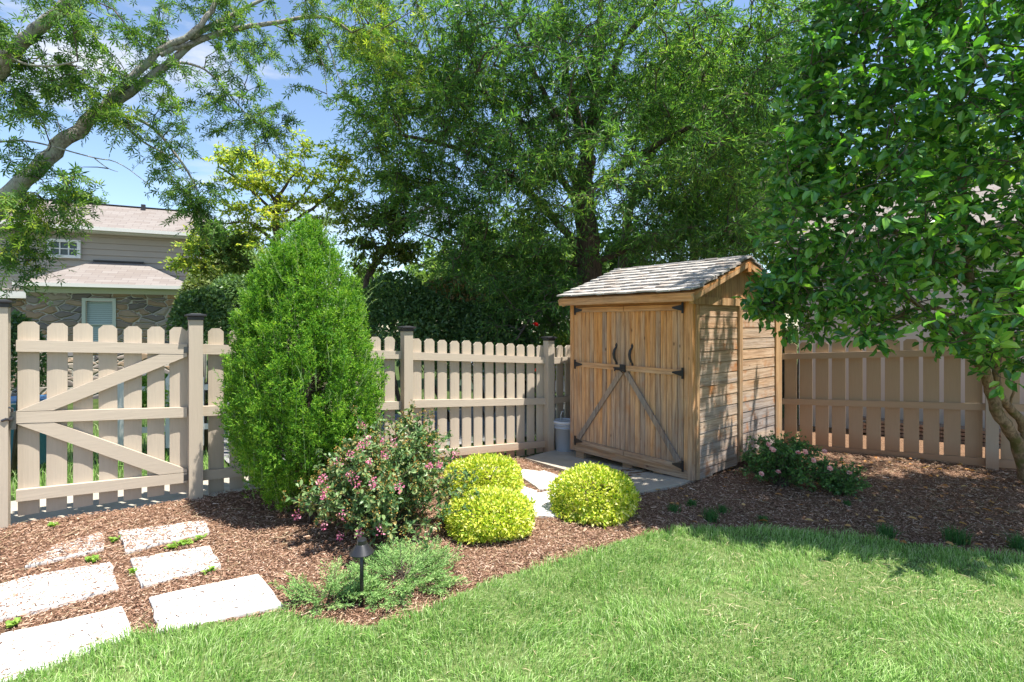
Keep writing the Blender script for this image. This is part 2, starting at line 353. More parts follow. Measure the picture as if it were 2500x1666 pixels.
# ================================================================== SETTING: ground sheets
def in_poly(x, y, poly):
    x = np.asarray(x); y = np.asarray(y); c = np.zeros(x.shape, bool); n = len(poly)
    for i in range(n):
        x0, y0 = poly[i][:2]; x1, y1 = poly[(i+1) % n][:2]
        if y0 == y1: continue
        t = ((y0 > y) != (y1 > y)) & (x < (x1-x0)*(y-y0)/(y1-y0)+x0); c ^= t
    return c
edge_px = [(20,1672),(322,1556),(392,1551),(690,1501),(770,1520),(880,1540),(1000,1512),(1080,1481),(1159,1441),(1216,1417),(1350,1383),(1465,1345),
           (1560,1316),(1640,1297),(1700,1293),(1861,1296),(2065,1314),(2269,1337),(2500,1370)]
EDGE = [PG(u, v) for u, v in edge_px]
LAWN = [(-3.4,-3)] + [(-2.9, 1.2), (-2.35,1.9)] + [tuple(e[:2]) for e in EDGE] + [(4.2,3.0),(6.5,2.6),(8.5,2.4),(8.5,-3)]
CORNER = A(2.337, 7.957); FL_O = A(-3.41, 3.434); FD = A(.8036, .5952); RD = A(.773, -.634)
YARD = [(-9,-4), (-9,-.7), tuple(FL_O - FD*7), tuple(FL_O + FD*4.80), tuple(CORNER), tuple(CORNER + RD*9), (9.5,-4)]
YARD[1] = (YARD[2][0], -4); YARD = [YARD[1]] + YARD[2:]
def sheet(name, x0, x1, y0, y1, st, dz, m, poly=None, rough=.0, seed=1, grow=0):
    xs = np.arange(x0, x1 + st/2, st); ys = np.arange(y0, y1 + st/2, st); X, Y = np.meshgrid(xs, ys)
    Z = g(X, Y) + dz + rough * np.random.default_rng(seed).normal(size=X.shape)
    nx, ny = len(xs), len(ys); i, j = np.meshgrid(np.arange(nx-1), np.arange(ny-1)); i = i.ravel(); j = j.ravel()
    cx = xs[i] + st/2; cy = ys[j] + st/2
    if poly is not None:
        k = in_poly(cx, cy, poly)
        for p in [poly]: pass
        i, j = i[k], j[k]
    a = j*nx + i; q = np.stack([a, a+1, a+1+nx, a+nx], 1)
    used = np.unique(q); rem = -np.ones(nx*ny, int); rem[used] = np.arange(len(used))
    V = np.stack([X.ravel(), Y.ravel(), Z.ravel()], 1)[used]; q = rem[q]
    return mesh_np(name, V, q.ravel(), np.arange(len(q))*4, np.full(len(q), 4), m, None, True)
tag(sheet('ground', -60, 60, -8, 90, 1.0, -.09, M['farground']), None, None, kind='structure')
bed = sheet('mulch_bed', -6.5, 9, -2, 9, .05, -.004, M['mulch'], YARD, .004, 2); tag(bed, None, None, kind='structure')
soil = sheet('lawn', -6.5, 9, -3, 4.5, .05, .014, M['soil'], LAWN, .003, 3); tag(soil, None, None, kind='structure')
# driveway behind the fence: a grey strip parallel to it
def strip(name, o, d, n, a0, a1, b0, b1, dz, m, st=.5):
    mb = MB(); na = int((a1-a0)/st)+1; nb = max(2, int((b1-b0)/st)+1)
    for j in range(nb):
        for i in range(na):
            p = o + d*(a0+(a1-a0)*i/(na-1)) + n*(b0+(b1-b0)*j/(nb-1)); mb.v.append((p[0], p[1], float(g(p[0], p[1]))+dz))
    for j in range(nb-1):
        for i in range(na-1): a = j*na+i; mb.f.append((a, a+1, a+1+na, a+na))
    return tag(mb.build(name, m), None, None, kind='structure')
strip('driveway', FL_O, FD, A(-FD[1], FD[0]), 1.6, 14, 1.1, 4.2, -.05, M['road'])
strip('path', FL_O, FD, A(-FD[1], FD[0]), -3, 3.2, .05, .85, -.03, M['slab'])
strip('bare_soil', CORNER, RD, A(.634,.773), -.5, 9, .02, 2.9, -.045, M['mulch'])
# slab under the shed door
sl = [PG(1281,1123), PG(1420,1164), PG(1540,1211), PG(1663,1186)]
slab_pts = [sl[0][:2], sl[1][:2], sl[2][:2], sl[3][:2], A(1.95,4.98), A(2.3,6.9), A(1.0,6.75), A(.62,6.42)]
mb = MB(); n = len(slab_pts)
tops = [(p[0], p[1], float(g(*p))+.022) for p in slab_pts]; bots = [(p[0], p[1], float(g(*p))-.06) for p in slab_pts]
ctr = np.mean(slab_pts, 0); mb.add(tops + bots + [(ctr[0], ctr[1], float(g(*ctr))+.024)], [(i, (i+1) % n, 2*n) for i in range(n)] + [(i, i+n, (i+1) % n + n, (i+1) % n) for i in range(n)])
tag(mb.build('concrete_slab', M['slab']), None, None, kind='structure')

# ------------------------------------------------------------------ stepping stones
def paver(pts, label, lift=.019):
    ps = [PG(u, v) for u, v in pts]; c = np.mean(ps, 0)
    t = thing('stepping_stone', label, 'paving stone', (c[0], c[1], 0), 0, 'pale stepping stones')
    mb = MB(); ring = []
    for i in range(len(ps)):
        a, b_ = ps[i], ps[(i+1) % len(ps)]
        for f in (0, .2, .4, .6, .8):
            q = a + (b_-a)*f; q = q + A(rng.normal(0, .004), rng.normal(0, .004), 0); ring.append(q)
    k = len(ring); inner = [c + (q-c)*(1-.015) for q in ring]
    zt = lambda q: float(g(q[0], q[1])) + lift
    V = [(q[0], q[1], zt(q)-.05) for q in ring] + [(q[0], q[1], zt(q)-.006) for q in ring] + [(q[0], q[1], zt(q)) for q in inner]
    F = [(i, (i+1) % k, (i+1) % k+k, i+k) for i in range(k)] + [(i+k, (i+1) % k+k, (i+1) % k+2*k, i+2*k) for i in range(k)] + [tuple(range(2*k, 3*k))]
    mb.add(V, F); o = mb.build('slab', M['paver'], t, off=(c[0], c[1], 0)); return ps
PAV = [paver([(60,1390),(140,1335),(252,1305),(256,1344)], 'mulch-strewn stone slab on the left, nearest the wooden gate'),
 paver([(288,1303),(500,1277),(512,1303),(308,1352)], 'chip-covered stone slab partly in the shade of the conical evergreen'),
 paver([(-60,1452),(60,1416),(271,1378),(288,1441),(-60,1532)], 'wide stone slab at the left edge, third from the lawn, with bark chips on it'),
 paver([(318,1371),(512,1338),(541,1386),(346,1437)], 'stone slab dotted with bark chips, just beyond the clean one beside the path light'),
 paver([(-130,1592),(20,1552),(299,1489),(324,1562),(-60,1700)], 'clean white stone slab at the lower left corner, meeting the grass'),
 paver([(365,1466),(631,1408),(693,1486),(388,1550)], 'clean white stone slab left of the path light, grass along its near edge'),
 paver([(1150,1136),(1222,1141),(1314,1154),(1272,1165),(1180,1152)], 'pale slab behind the rearmost golden bush, farthest from the lawn'),
 paver([(1268,1165),(1328,1153),(1385,1172),(1347,1199),(1316,1198)], 'pale slab between the golden bushes, next to the concrete pad'),
 paver([(1190,1186),(1262,1187),(1312,1203),(1240,1222)], 'pale slab mostly hidden behind the two left golden bushes'),
 paver([(1262,1216),(1335,1204),(1400,1226),(1368,1266),(1300,1263)], 'pale slab against the left side of the right-hand golden bush')]

# ================================================================== FENCES
def picket(mb, x, w, z0, z1, yf, t=.018, cup=.005, ear=.028, gothic=False):
    xs = [-w/2, -(w/2-ear), 0, w/2-ear, w/2]; ys = [0, -cup*.75, -cup, -cup*.75, 0]
    tz = [z1-ear, z1, z1, z1, z1-ear] if not gothic else [z1-.07, z1-.03, z1, z1-.03, z1-.07]
    lean = rng.normal(0, .003)
    V = [(x+a, yf+b_, z0) for a, b_ in zip(xs, ys)] + [(x+a+lean, yf+b_, z) for a, b_, z in zip(xs, ys, tz)]
    V += [(x+a, yf+t+b_, z0) for a, b_ in zip(xs, ys)] + [(x+a+lean, yf+t+b_, z) for a, b_, z in zip(xs, ys, tz)]
    F = []
    for i in range(4):
        F += [(i, i+1, i+6, i+5), (i+11, i+10, i+15, i+16), (i+5, i+6, i+16, i+15), (i+1, i, i+10, i+11)]
    F += [(0, 5, 15, 10), (4, 14, 19, 9)]
    mb.add(V, F)
def post(parent, x, z0, z1, y0=-.06, y1=.035, w=.095):
    p = MB().box(x-w/2, x+w/2, y0, y1, z0, z1-.03).build('post', M['fence_v'], parent)
    yc = (y0+y1)/2; c = MB(); h = w/2
    c.box(x-h-.006, x+h+.006, yc-h-.006, yc+h+.006, z1-.052, z1-.026)
    def ringf(r, z): return [(x-r, yc-r, z), (x+r, yc-r, z), (x+r, yc+r, z), (x-r, yc+r, z)]
    V = ringf(h+.008, z1-.0265) + ringf(h+.024, z1-.02) + ringf(h+.024, z1-.009) + ringf(h*.72, z1) + ringf(h*.7, z1+.001)
    F = [(3,2,1,0)] + [(4*k+i, 4*k+(i+1) % 4, 4*k+4+(i+1) % 4, 4*k+4+i) for k in range(4) for i in range(4)] + [(16,17,18,19)]
    c.add(V, F).build('post_cap', M['cap'], p)
def rail(parent, x0, x1, za, zb, h=.078, y0=0.0, y1=.038, name='rail', m='fence_h'):
    """top edge runs from za (at x0) to zb (at x1)"""
    mb = MB(); mb.add([(x0,y0,za-h),(x1,y0,zb-h),(x1,y1,zb-h),(x0,y1,za-h),(x0,y0,za),(x1,y0,zb),(x1,y1,zb),(x0,y1,za)],
       [(0,3,2,1),(4,5,6,7),(0,1,5,4),(1,2,6,5),(2,3,7,6),(3,0,4,7)]); return mb.build(name, M[m], parent)
ang = math.atan2(FD[1], FD[0])
lf = thing('picket_fence', 'tan painted picket fence running from the gate back to the cedar shed', 'fence', (FL_O[0], FL_O[1], 0), ang)
post(lf, 1.098, .02, 1.622); post(lf, 2.914, -.05, 1.515); post(lf, 4.796, -.2, 1.381)
def lerp(a, b_, t): return a + (b_-a)*t
for (x0, x1, tops, pk0, n_, za, zb) in ((1.146, 2.866, [(1.375,1.262),(.876,.757),(.357,.262)], 1.098, 12, 1.505, 1.40), (2.962, 4.748, [(1.25,1.128),(.762,.626),(.232,.103)], 3.052, 12, 1.392, 1.270)):
    for a_, b_ in tops: rail(lf, x0, x1, a_, b_)
    for i in range(n_):
        x = pk0 + i*.151 + rng.normal(0, .002)
        if x > x1+.03 and x1 < 3: continue
        t = (x-x0)/(x1-x0); mb = MB(); wx = FL_O + FD*x
        picket(mb, x, .111+rng.normal(0, .002), float(g(*wx))-.0, lerp(za, zb, t)+rng.normal(0, .004), .0385+.0055); mb.build('picket', M['fence_v'], lf)
# last short run behind the shed: turns slightly at the post
sub_d = A(.75, .66)/np.linalg.norm(A(.75, .66)); ca = math.atan2(sub_d[1], sub_d[0]) - ang
P13 = FL_O + FD*4.80
lf2 = thing('picket_fence', 'short shaded run of tan picket fence behind the bucket, ending at the shed', 'fence', (P13[0], P13[1], 0), ang+ca)
for zt in (1.118, .62, .10): rail(lf2, .05, 2.52, zt, zt-.06)
for i in range(16):
    mb = MB(); picket(mb, .11+i*.151, .111, -.12, 1.262-.02*i*.1+rng.normal(0, .003), .044); mb.build('picket', M['fence_v'], lf2)
# gate
gt = thing('wooden_gate', 'tan picket gate with two diagonal braces hung between fence posts', 'gate', (FL_O[0], FL_O[1], 0), ang)
rail(gt, .06, 1.043, 1.432, 1.378); rail(gt, .06, 1.043, .944, .878); rail(gt, .06, 1.043, .412, .362)
for i in range(7):
    x = .118 + i*.1445; t = (x-.06)/.985; mb = MB()
    picket(mb, x, .110, lerp(.225,.20,t), lerp(1.556,1.508,t)+rng.normal(0, .003), .044); mb.build('picket', M['fence_v'], gt)
def brace(poly_):
    n_ = len(poly_); V = [(x, .002, z) for x, z in poly_] + [(x, .0375, z) for x, z in poly_]
    MB().add(V, [tuple(range(n_)), tuple(range(2*n_-1, n_-1, -1))] + [(i, i+n_, (i+1) % n_+n_, (i+1) % n_) for i in range(n_)]).build('brace', M['fence_h'], gt)
brace([(.062,.947),(.25,.936),(1.042,1.282),(1.042,1.299),(.87,1.308)]); brace([(.062,.862),(.86,.376),(1.042,.366),(1.042,.385),(.25,.852)])
# brace ends run out to the rail ends
for z_ in (1.31, .30): MB().box(1.02, 1.06, -.004, .0, z_, z_+.048).build('hinge', M['galv'], gt)
lt = MB(); lt.box(.035, .062, -.02, .012, .83, .95).box(-.01, .05, -.035, -.018, .89, .915).tube([(.045,-.03,.95),(.05,-.045,.975),(.03,-.05,.985)], .006, 8).tube([(.0,-.06,.90),(.02,-.07,.91),(.045,-.05,.9)], .009, 8).build('latch', M['galv'], gt)
# post and run left of the gate
lf3 = thing('picket_fence', 'tan fence post with a dark cap at the far left, latch side of the gate', 'fence', (FL_O[0], FL_O[1], 0), ang)
post(lf3, -.018, .02, 1.704)
for zt in (1.44, .95, .42): rail(lf3, -2.6, -.07, zt+.12, zt)
for i in range(17):
    mb = MB(); picket(mb, -.13-i*.151, .111, .2, 1.56+i*.006, .044); mb.build('picket', M['fence_v'], lf3)
# right fence
ra = math.atan2(RD[1], RD[0])
rf = thing('picket_fence', 'tan fence of wide boards, shade-toned, under the glossy-leaved tree, right of the shed', 'fence', (CORNER[0], CORNER[1], 0), ra)
base = lambda a: -.02 + .067*(a-3.744)
for x in (-.02, 1.62, 3.744, 5.86): post(rf, x, base(x)-.14, base(x)+1.52, w=.105)
for x0, x1 in ((.04,1.56),(1.68,3.69),(3.80,5.80),(5.92,7.8)):
    for h0, hh in ((.082,.084),(.685,.076),(1.29,.078)): rail(rf, x0, x1, base(x0)+h0, base(x1)+h0, hh, m='fence_rh')
    n_ = round((x1-x0)/.19); pt = (x1-x0)/n_
    for i in range(n_):
        x = x0 + pt*(i+.5) ; mb = MB(); picket(mb, x, .146, base(x)+.03, base(x)+1.425+rng.normal(0,.003), .044, cup=.003); mb.build('picket', M['fence_rv'], rf)

# ================================================================== SHED
SO = A(.685, 5.95); SW, SD = 1.559, 1.875
sh = thing('garden_shed', 'small cedar garden shed with double plank doors and a shake roof', 'shed', (SO[0], SO[1], .08), math.atan2(-.7694, .6389))
def bx(name, m, parent, *boxes):
    mb = MB()
    for b_ in boxes: mb.box(*b_)
    return mb.build(name, M[m], parent)
# walls
fw = bx('front_frame', 'cedar_v', sh, (0,.052,-.012,.04,0,1.70),(.054,.108,-.004,.04,.0,1.66),(1.466,1.507,-.004,.04,0,1.66),(1.509,SW,-.012,.04,0,1.70))
bx('door_header', 'cedar_x', sh, (.054,1.507,-.002,.03,1.645,1.70))
bx('skirt_board', 'cedar_x', sh, (.056,1.505,-.008,.03,.0,.083))
sd = bx('side_frame', 'cedar_g', sh, (SW-.03,SW+.012,.0415,.095,0,1.64),(SW-.03,SW+.020,.852,.918,.03,1.64),(SW-.03,SW+.014,1.722,SD-.06,0.03,1.64),(SW-.04,SW+.012,SD-.058,SD,0,1.64),(SW-.03,SW+.016,-.02,SD,1.642,1.715))
mb = MB()
def siding(mb, y0, y1, z0=.085, z1=1.64, n=14):
    h = (z1-z0)/n
    for i in range(n):
        za = z0+i*h; zb = za+h-.004; pr = -.003+rng.uniform(0, .002)
        mb.add([(SW-.02,y0,za),(SW-.02,y1,za),(SW-.02,y1,zb),(SW-.02,y0,zb),(SW+pr,y0,za),(SW+pr,y1,za),(SW-.006,y1,zb),(SW-.006,y0,zb)],
               [(3,2,1,0),(4,5,6,7),(0,1,5,4),(2,3,7,6),(1,2,6,5),(3,0,4,7)])
siding(mb, .0965, .8505); siding(mb, .9195, 1.7205); mb.build('siding', M['cedar_h'], sh)
bx('side_skirt', 'cedar_h', sh, (SW-.03,SW-.006,.0965,.8505,.0,.082),(SW-.03,SW-.006,.9195,1.7205,.03,.082))
bx('back_wall', 'cedar_x', sh, (0,SW,SD-.02,SD,0,1.70)); bx('left_wall', 'cedar_h', sh, (0,.02,.0415,SD-.022,0,1.70))
# gable boards
SL = .385/1.0675; zr = lambda y: 1.72 + (min(y, SD-y))*SL
for xx in (SW-.012, .012):
    mb = MB(); n_ = 22; wv = SD/n_
    for i in range(n_):
        y0 = i*wv+.0015; y1 = (i+1)*wv-.0015; px_ = rng.uniform(0, .003)
        mb.add([(xx-.01,y0,1.6),(xx+px_,y0,1.6),(xx+px_,y1,1.6),(xx-.01,y1,1.6),(xx-.01,y0,zr(y0)),(xx+px_,y0,zr(y0)),(xx+px_,y1,zr(y1)),(xx-.01,y1,zr(y1))],
               [(0,3,2,1),(4,5,6,7),(0,1,5,4),(1,2,6,5),(2,3,7,6),(3,0,4,7)])
    mb.build('gable_boards', M['cedar_g'], sh)
# roof
roof = MB(); E0, E1 = -.08, SW+.08
for s in (0, 1):
    ys = (lambda y: y) if s == 0 else (lambda y: SD-y)
    mb_ = [(E0, ys(-.12), 1.712),(E1, ys(-.12), 1.712),(E1, ys(SD/2), 1.712+SL*(SD/2+.12)),(E0, ys(SD/2), 1.712+SL*(SD/2+.12))]
    up = [(a, b_, c+.03) for a, b_, c in mb_]
    roof.add(mb_+up, [(0,1,2,3),(7,6,5,4),(0,4,5,1),(3,2,6,7),(0,3,7,4),(1,5,6,2)])
ro = roof.build('roof', M['cedar_x'], sh)
cs, sn = math.cos(math.atan(SL)), math.sin(math.atan(SL)); LEN = (SD/2+.13)/cs
for s in (0, 1):
    mb = MB(); NC = 9; e = LEN/NC
    for i in range(NC):
        x = E0-.012 - rng.uniform(0, .06)
        while x < E1:
            w = rng.uniform(.085, .17); xa = max(x, E0-.012); xb = min(x+w, E1+.012)
            if xb-xa > .02:
                s0 = i*e - .006 + rng.normal(0, .006); s1 = s0+e+.06; lift = .021+rng.uniform(0, .010); sk = rng.normal(0, .004); rr = rng.uniform(-.003,.004)
                V = []
                for (sx, off) in ((s0, lift), (s1, .003)):
                    for xq, k_, r2 in ((xa+.002, 0, 0), (xb-.002, sk, rr)):
                        for th in (0, .017):
                            d_ = sx + k_; o_ = off+th+r2
                            y = -.13 + d_*cs - o_*sn; z = 1.742 + d_*sn + o_*cs
                            V.append((xq, y if s == 0 else SD-y, z))
                mb.add(V, [(0,2,3,1),(4,5,7,6),(0,4,6,2),(1,3,7,5),(0,1,5,4),(2,6,7,3)])
            x += w
    mb.build('shingles', M['shake'], ro)
mb = MB(); x = E0-.015
while x < E1+.01:
    w = rng.uniform(.10, .18); xb = min(x+w, E1+.015); zz = 1.742+SL*(SD/2+.13)+.03
    for s in (-1, 1):
        mb.beam((x+.0, SD/2+s*.001, zz+.004), (x, SD/2+s*.10, zz+.004-.037), 0.001, .001, (0,0,1)) if False else None
        a = rng.uniform(0, .006)
        V = [(x,SD/2,zz+a),(xb,SD/2,zz+a),(xb,SD/2+s*.1,zz-.034+a),(x,SD/2+s*.1,zz-.034+a)]; V += [(p[0],p[1],p[2]-.012) for p in V]
        mb.add(V, [(0,1,2,3),(7,6,5,4),(0,4,5,1),(1,5,6,2),(2,6,7,3),(3,7,4,0)])
    x += w
mb.build('ridge_shingles', M['shake'], ro)
# fascia, rakes, ridge beam end
bx('fascia', 'cedar_x', sh, (E0+.01,E1-.01,-.128,-.108,1.665,1.738)); bx('fascia', 'cedar_x', sh, (E0+.01,E1-.01,SD+.108,SD+.128,1.665,1.738))
for xx in (E1-.012, E0+.012):
    for s in (0, 1):
        f = (lambda y: y) if s == 0 else (lambda y: SD-y)
        zc = lambda y: 1.705+SL*(y+.12)
        MB().beam((xx, f(-.125), zc(-.125)-.005), (xx, f(SD/2-.035), zc(SD/2-.035)-.005), .062, .022, (1,0,0)).build('rake_board', M['cedar_g'], sh)
        MB().beam((xx-.03*(1 if xx > 1 else -1), f(-.10), zc(-.10)-.035), (xx-.03*(1 if xx > 1 else -1), f(SD/2-.035), zc(SD/2-.035)-.035), .05, .03, (1,0,0)).build('rafter', M['cedar_g'], sh)
bx('ridge_beam', 'cedar_x', sh, (E0+.0,E1+.004,SD/2-.033,SD/2+.033,1.995,2.085))
for x0, y0 in ((.06,.02),(.72,.03),(1.10,.03),(.06,1.6),(1.35,1.6)):
    bx('support_block', 'cedar_x', sh, (x0,x0+.12,y0,y0+.2,-.14,-.002))
bx('floor', 'cedar_x', sh, (.03,SW-.04,.05,SD-.03,.002,.04))
# doors
def hinge(x, z, s, parent, big=1.0):
    mb = MB(); y = -.043
    mb.box(min(x, x+s*.022), max(x, x+s*.022), y, y+.006, z-.055*big, z+.05*big)
    for dz in (-.02, .02): mb.tube([(x+s*.011, y-.003, z-.05), (x+s*.011, y-.003, z+.045)], .005, 8) if dz < 0 else None
    x0 = x-s*.002; L = .095*big
    mb.add([(x0,y-.003,z-.030),(x0,y-.003,z+.026),(x0-s*L,y-.003,z+.006),(x0-s*L,y-.003,z-.008),(x0,y+.004,z-.030),(x0,y+.004,z+.026),(x0-s*L,y+.004,z+.006),(x0-s*L,y+.004,z-.008)],
           [(0,1,2,3),(7,6,5,4),(0,4,5,1),(1,5,6,2),(2,6,7,3),(3,7,4,0)])
    mb.build('hinge', M['iron'], parent)
for side, (a0, a1) in enumerate(((.112, .782), (.787, 1.462))):
    z0, z1 = .088, 1.640; npl = 11
    mb = MB(); w = (a1-a0)/npl
    for i in range(npl):
        d = rng.uniform(0, .003); xa, xb, c_ = a0+i*w+.0014, a0+(i+1)*w-.0014, .006; ring = [(xa, .008), (xa, -.012-d+c_), (xa+c_, -.012-d), (xb-c_, -.012-d), (xb, -.012-d+c_), (xb, .008)]
        mb.add([(p_[0], p_[1], z) for z in (z0+.003, z1-.002) for p_ in ring], [(k_, (k_+1) % 6, (k_+1) % 6+6, k_+6) for k_ in range(6)] + [(5,4,3,2,1,0), (6,7,8,9,10,11)])
    dr = mb.build('door', M['cedar_v'], sh)
    for zc, hh in ((z1-.028, .056), (.998, .056), (z0+.026, .052)):
        MB().box(a0+.001, a1-.001, -.036, -.0165, zc-hh/2, zc+hh/2).build('crossbar', M['cedar_x'], dr)
    if side == 0: MB().beam((a1-.028, -.0275, .955), (a0+.035, -.0275, .155), .052, .019, (0,1,0)).build('brace', M['cedar_d'], dr)
    else: MB().beam((a0+.028, -.0275, .955), (a1-.035, -.0275, .155), .052, .019, (0,1,0)).build('brace', M['cedar_d'], dr)
    ox, s = (a0, -1) if side == 0 else (a1, 1)
    for zc in (z1-.028, .998, z0+.04): hinge(ox, zc, s, dr)
    hx = .677 if side == 0 else .880; hz = 1.13
    pts = [(hx, -.018, hz+.088), (hx, -.026, hz+.075), (hx-.003, -.045, hz+.05), (hx-.004, -.056, hz+.01), (hx-.001, -.052, hz-.03), (hx+.003, -.034, hz-.065), (hx+.004, -.02, hz-.085)]
    hm = MB().tube(pts, [.008,.011,.014,.015,.014,.011,.008], 8)
    for zz, s2 in ((hz+.098, 1), (hz-.092, -1)):
        xq = hx if s2 > 0 else hx+.004
        hm.add([(xq,-.021,zz+s2*.028),(xq+.014,-.021,zz+s2*.004),(xq+.007,-.021,zz-s2*.018),(xq-.007,-.021,zz-s2*.018),(xq-.014,-.021,zz+s2*.004),
                (xq,-.014,zz+s2*.028),(xq+.014,-.014,zz+s2*.004),(xq+.007,-.014,zz-s2*.018),(xq-.007,-.014,zz-s2*.018),(xq-.014,-.014,zz+s2*.004)],
               [(0,1,2,3,4) if s2 < 0 else (4,3,2,1,0),(0,1,6,5),(1,2,7,6),(2,3,8,7),(3,4,9,8),(4,0,5,9)])
    hm.build('handle', M['ironrust'], dr)
    if side == 0:
        MB().box(.668,.745,-.042,-.0365,.97,1.0).box(.745,.80,-.050,-.0365,.965,1.035).box(.80,.815,-.055,-.0365,.955,1.03).tube([(.665,-.05,.992),(.80,-.052,.992)], .007, 8).tube([(.69,-.05,.992),(.69,-.066,.962)], .006, 8).build('latch', M['iron'], dr)

# ================================================================== BUCKET
b0 = P(1381, 1108, 6.27); bz = float(g(b0[0], 6.30))+.022
bk = thing('plastic_bucket', 'pale blue plastic bucket with a lid between fence post and shed', 'bucket', (b0[0], 6.30, bz))
MB().lathe([(.118,0),(.12,.004),(.135,.28),(.147,.282),(.147,.292),(.138,.295),(.139,.315),(.149,.317),(.149,.33),(.141,.332),(.143,.35),(.10,.35)], 32).build('tub', M['bucket'], bk, True)
MB().lathe([(.146,.338),(.152,.34),(.153,.362),(.148,.37),(.135,.371),(.133,.362),(.05,.362)], 32).build('lid', M['lid'], bk, True)
mb = MB(); k = 8
for i in range(k+1):
    t = -1.05 + .75*i/k
    for z_, r_ in ((.09, .1255), (.24, .1345)): mb.v.append((r_*math.cos(t), r_*math.sin(t), z_))
for i in range(k): mb.f.append((2*i, 2*i+2, 2*i+3, 2*i+1))
mb.build('label', M['label'], bk)
MB().tube([(-.05,.02,.36),(-.055,.015,.43),(-.045,0,.47),(-.02,0,.475)], .006, 8).build('handle', M['lid'], bk, True)

# ================================================================== PATH LIGHTS
pl0 = PG(883, 1481)
pl = thing('path_light', 'black metal garden path light standing by the low juniper', 'path light', tuple(pl0))
MB().lathe([(.0105,-.05),(.0105,.31),(.006,.312)], 12).build('pole', M['lamp'], pl, True)
MB().lathe([(.058,.280),(.063,.281),(.063,.286),(.031,.326),(.0255,.329),(.0255,.349),(.022,.355),(.001,.357)], 48).build('lamp_shade', M['lamp'], pl, False)
MB().lathe([(.018,.285),(.018,.318),(.001,.319)], 16).build('bulb_housing', M['lid'], pl, True)
c2 = copy_tree(pl); q = PG(757, 1283); c2.location = (q[0], q[1], q[2]-.13); c2['label'] = 'black path light half hidden at the left edge of the pink-flowered bush'

# ================================================================== HOUSES
H = thing('house', 'two-storey house with stone wall, taupe siding and pinkish shingle roofs behind the gate', 'house', (-8.16, 13.0, -.35), math.atan2(.43, .903))
def hz_(z): return z + .35
bx('stone_wall', 'stone', H, (-3.19,-2.18,0,.2,0,hz_(2.26)),(-1.535,0,0,.2,0,hz_(2.26)),(-2.18,-1.535,0,.2,0,hz_(.85)),(-2.18,-1.535,0,.2,hz_(2.13),hz_(2.26)),(-.2,0,.2,1.2,0,hz_(2.26)),(-3.19,-2.99,.2,1.2,0,hz_(2.26)))
bx('lower_wall', 'stone', H, (-14,-3.195,1.2,1.4,0,hz_(2.15)))
w = MB()
for i in range(11):
    za = hz_(2.2)+i*.155; w.add([(-14,1.3,za),(-.05,1.3,za),(-.05,1.3,za+.152),(-14,1.3,za+.152),(-14,1.176,za),(-.05,1.176,za),(-.05,1.2,za+.152),(-14,1.2,za+.152)],
        [(3,2,1,0),(4,5,6,7),(0,1,5,4),(2,3,7,6),(1,2,6,5),(3,0,4,7)])
w.build('siding', M['siding'], H)
w = MB()
for i in range(20):
    za = i*.21; ztop = za+.207
    yb = 1.21 + max(0, (ztop-hz_(3.9)))*2.1; ye = 4.2 - (yb-1.21)
    if ye > yb: w.box(-.3, -.049+.004*(i % 2), yb, ye, za, ztop)
w.build('gable_wall', M['siding'], H)
bx('corner_trim', 'trim', H, (-.02,.004,-.02,.08,0,hz_(2.26)),(-.10,-.04,1.166,1.176,0,hz_(3.85)),(-.049,-.03,1.18,1.27,0,hz_(3.85)))
# lower hip roof
def slabroof(name, quads, m, parent, th=.05):
    mb = MB()
    for qd in quads:
        n_ = len(qd); V = [tuple(p) for p in qd] + [(p[0], p[1], p[2]-th) for p in qd]
        mb.add(V, [tuple(range(n_)), tuple(range(2*n_-1, n_-1, -1))] + [(i, i+n_, (i+1) % n_+n_, (i+1) % n_) for i in range(n_)])
    return mb.build(name, M[m], parent)
ez, rz_ = hz_(2.44), hz_(3.11)
slabroof('lower_roof', [[(-3.25,-.3,ez),(.12,-.3,ez),(-1.196,1.17,rz_),(-2.246,1.17,rz_)], [(.12,-.3,ez),(.12,1.17,ez),(-1.196,1.17,rz_)], [(-3.25,1.17,ez),(-3.25,-.3,ez),(-2.246,1.17,rz_)]], 'asphalt', H)
slabroof('main_roof', [[(-14.2,.85,hz_(3.94)),(.15,.85,hz_(3.94)),(.15,2.72,hz_(4.86)),(-14.2,2.72,hz_(4.86))], [(.15,4.6,hz_(3.94)),(-14.2,4.6,hz_(3.94)),(-14.2,2.72,hz_(4.86)),(.15,2.72,hz_(4.86))]], 'asphalt', H)
bx('ridge_cap', 'cap', H, (-14.2,.15,2.66,2.78,hz_(4.862),hz_(4.885)),(-2.25,-1.19,1.12,1.174,hz_(3.12),hz_(3.15)))
bx('pent_roof', 'gutter', H, (-14,-3.3,.95,1.17,hz_(2.16),hz_(2.30)))
bx('gutter', 'gutter', H, (-3.3,.17,-.38,-.31,hz_(2.37),hz_(2.45)),(-14.2,.2,.76,.845,hz_(3.86),hz_(3.945)))
bx('frieze', 'trim', H, (-3.22,.03,-.03,-.004,hz_(2.24),hz_(2.42)),(-3.24,.1,-.28,-.035,hz_(2.36),hz_(2.385)),(-14.1,.0,.86,1.17,hz_(3.82),hz_(3.86)))
MB().tube([(-.12,.88,hz_(3.86)),(-.13,1.1,hz_(3.72)),(-.13,1.12,hz_(2.7))], .045, 8).build('downspout', M['white'], H)
MB().tube([(.06,-.3,hz_(2.38)),(.04,-.06,hz_(2.2)),(.04,-.06,.1)], .04, 8).build('downspout', M['white'], H)
bx('vent_pipe', 'cap', H, (-1.5,-1.40,2.5,2.58,hz_(4.6),hz_(4.93)))
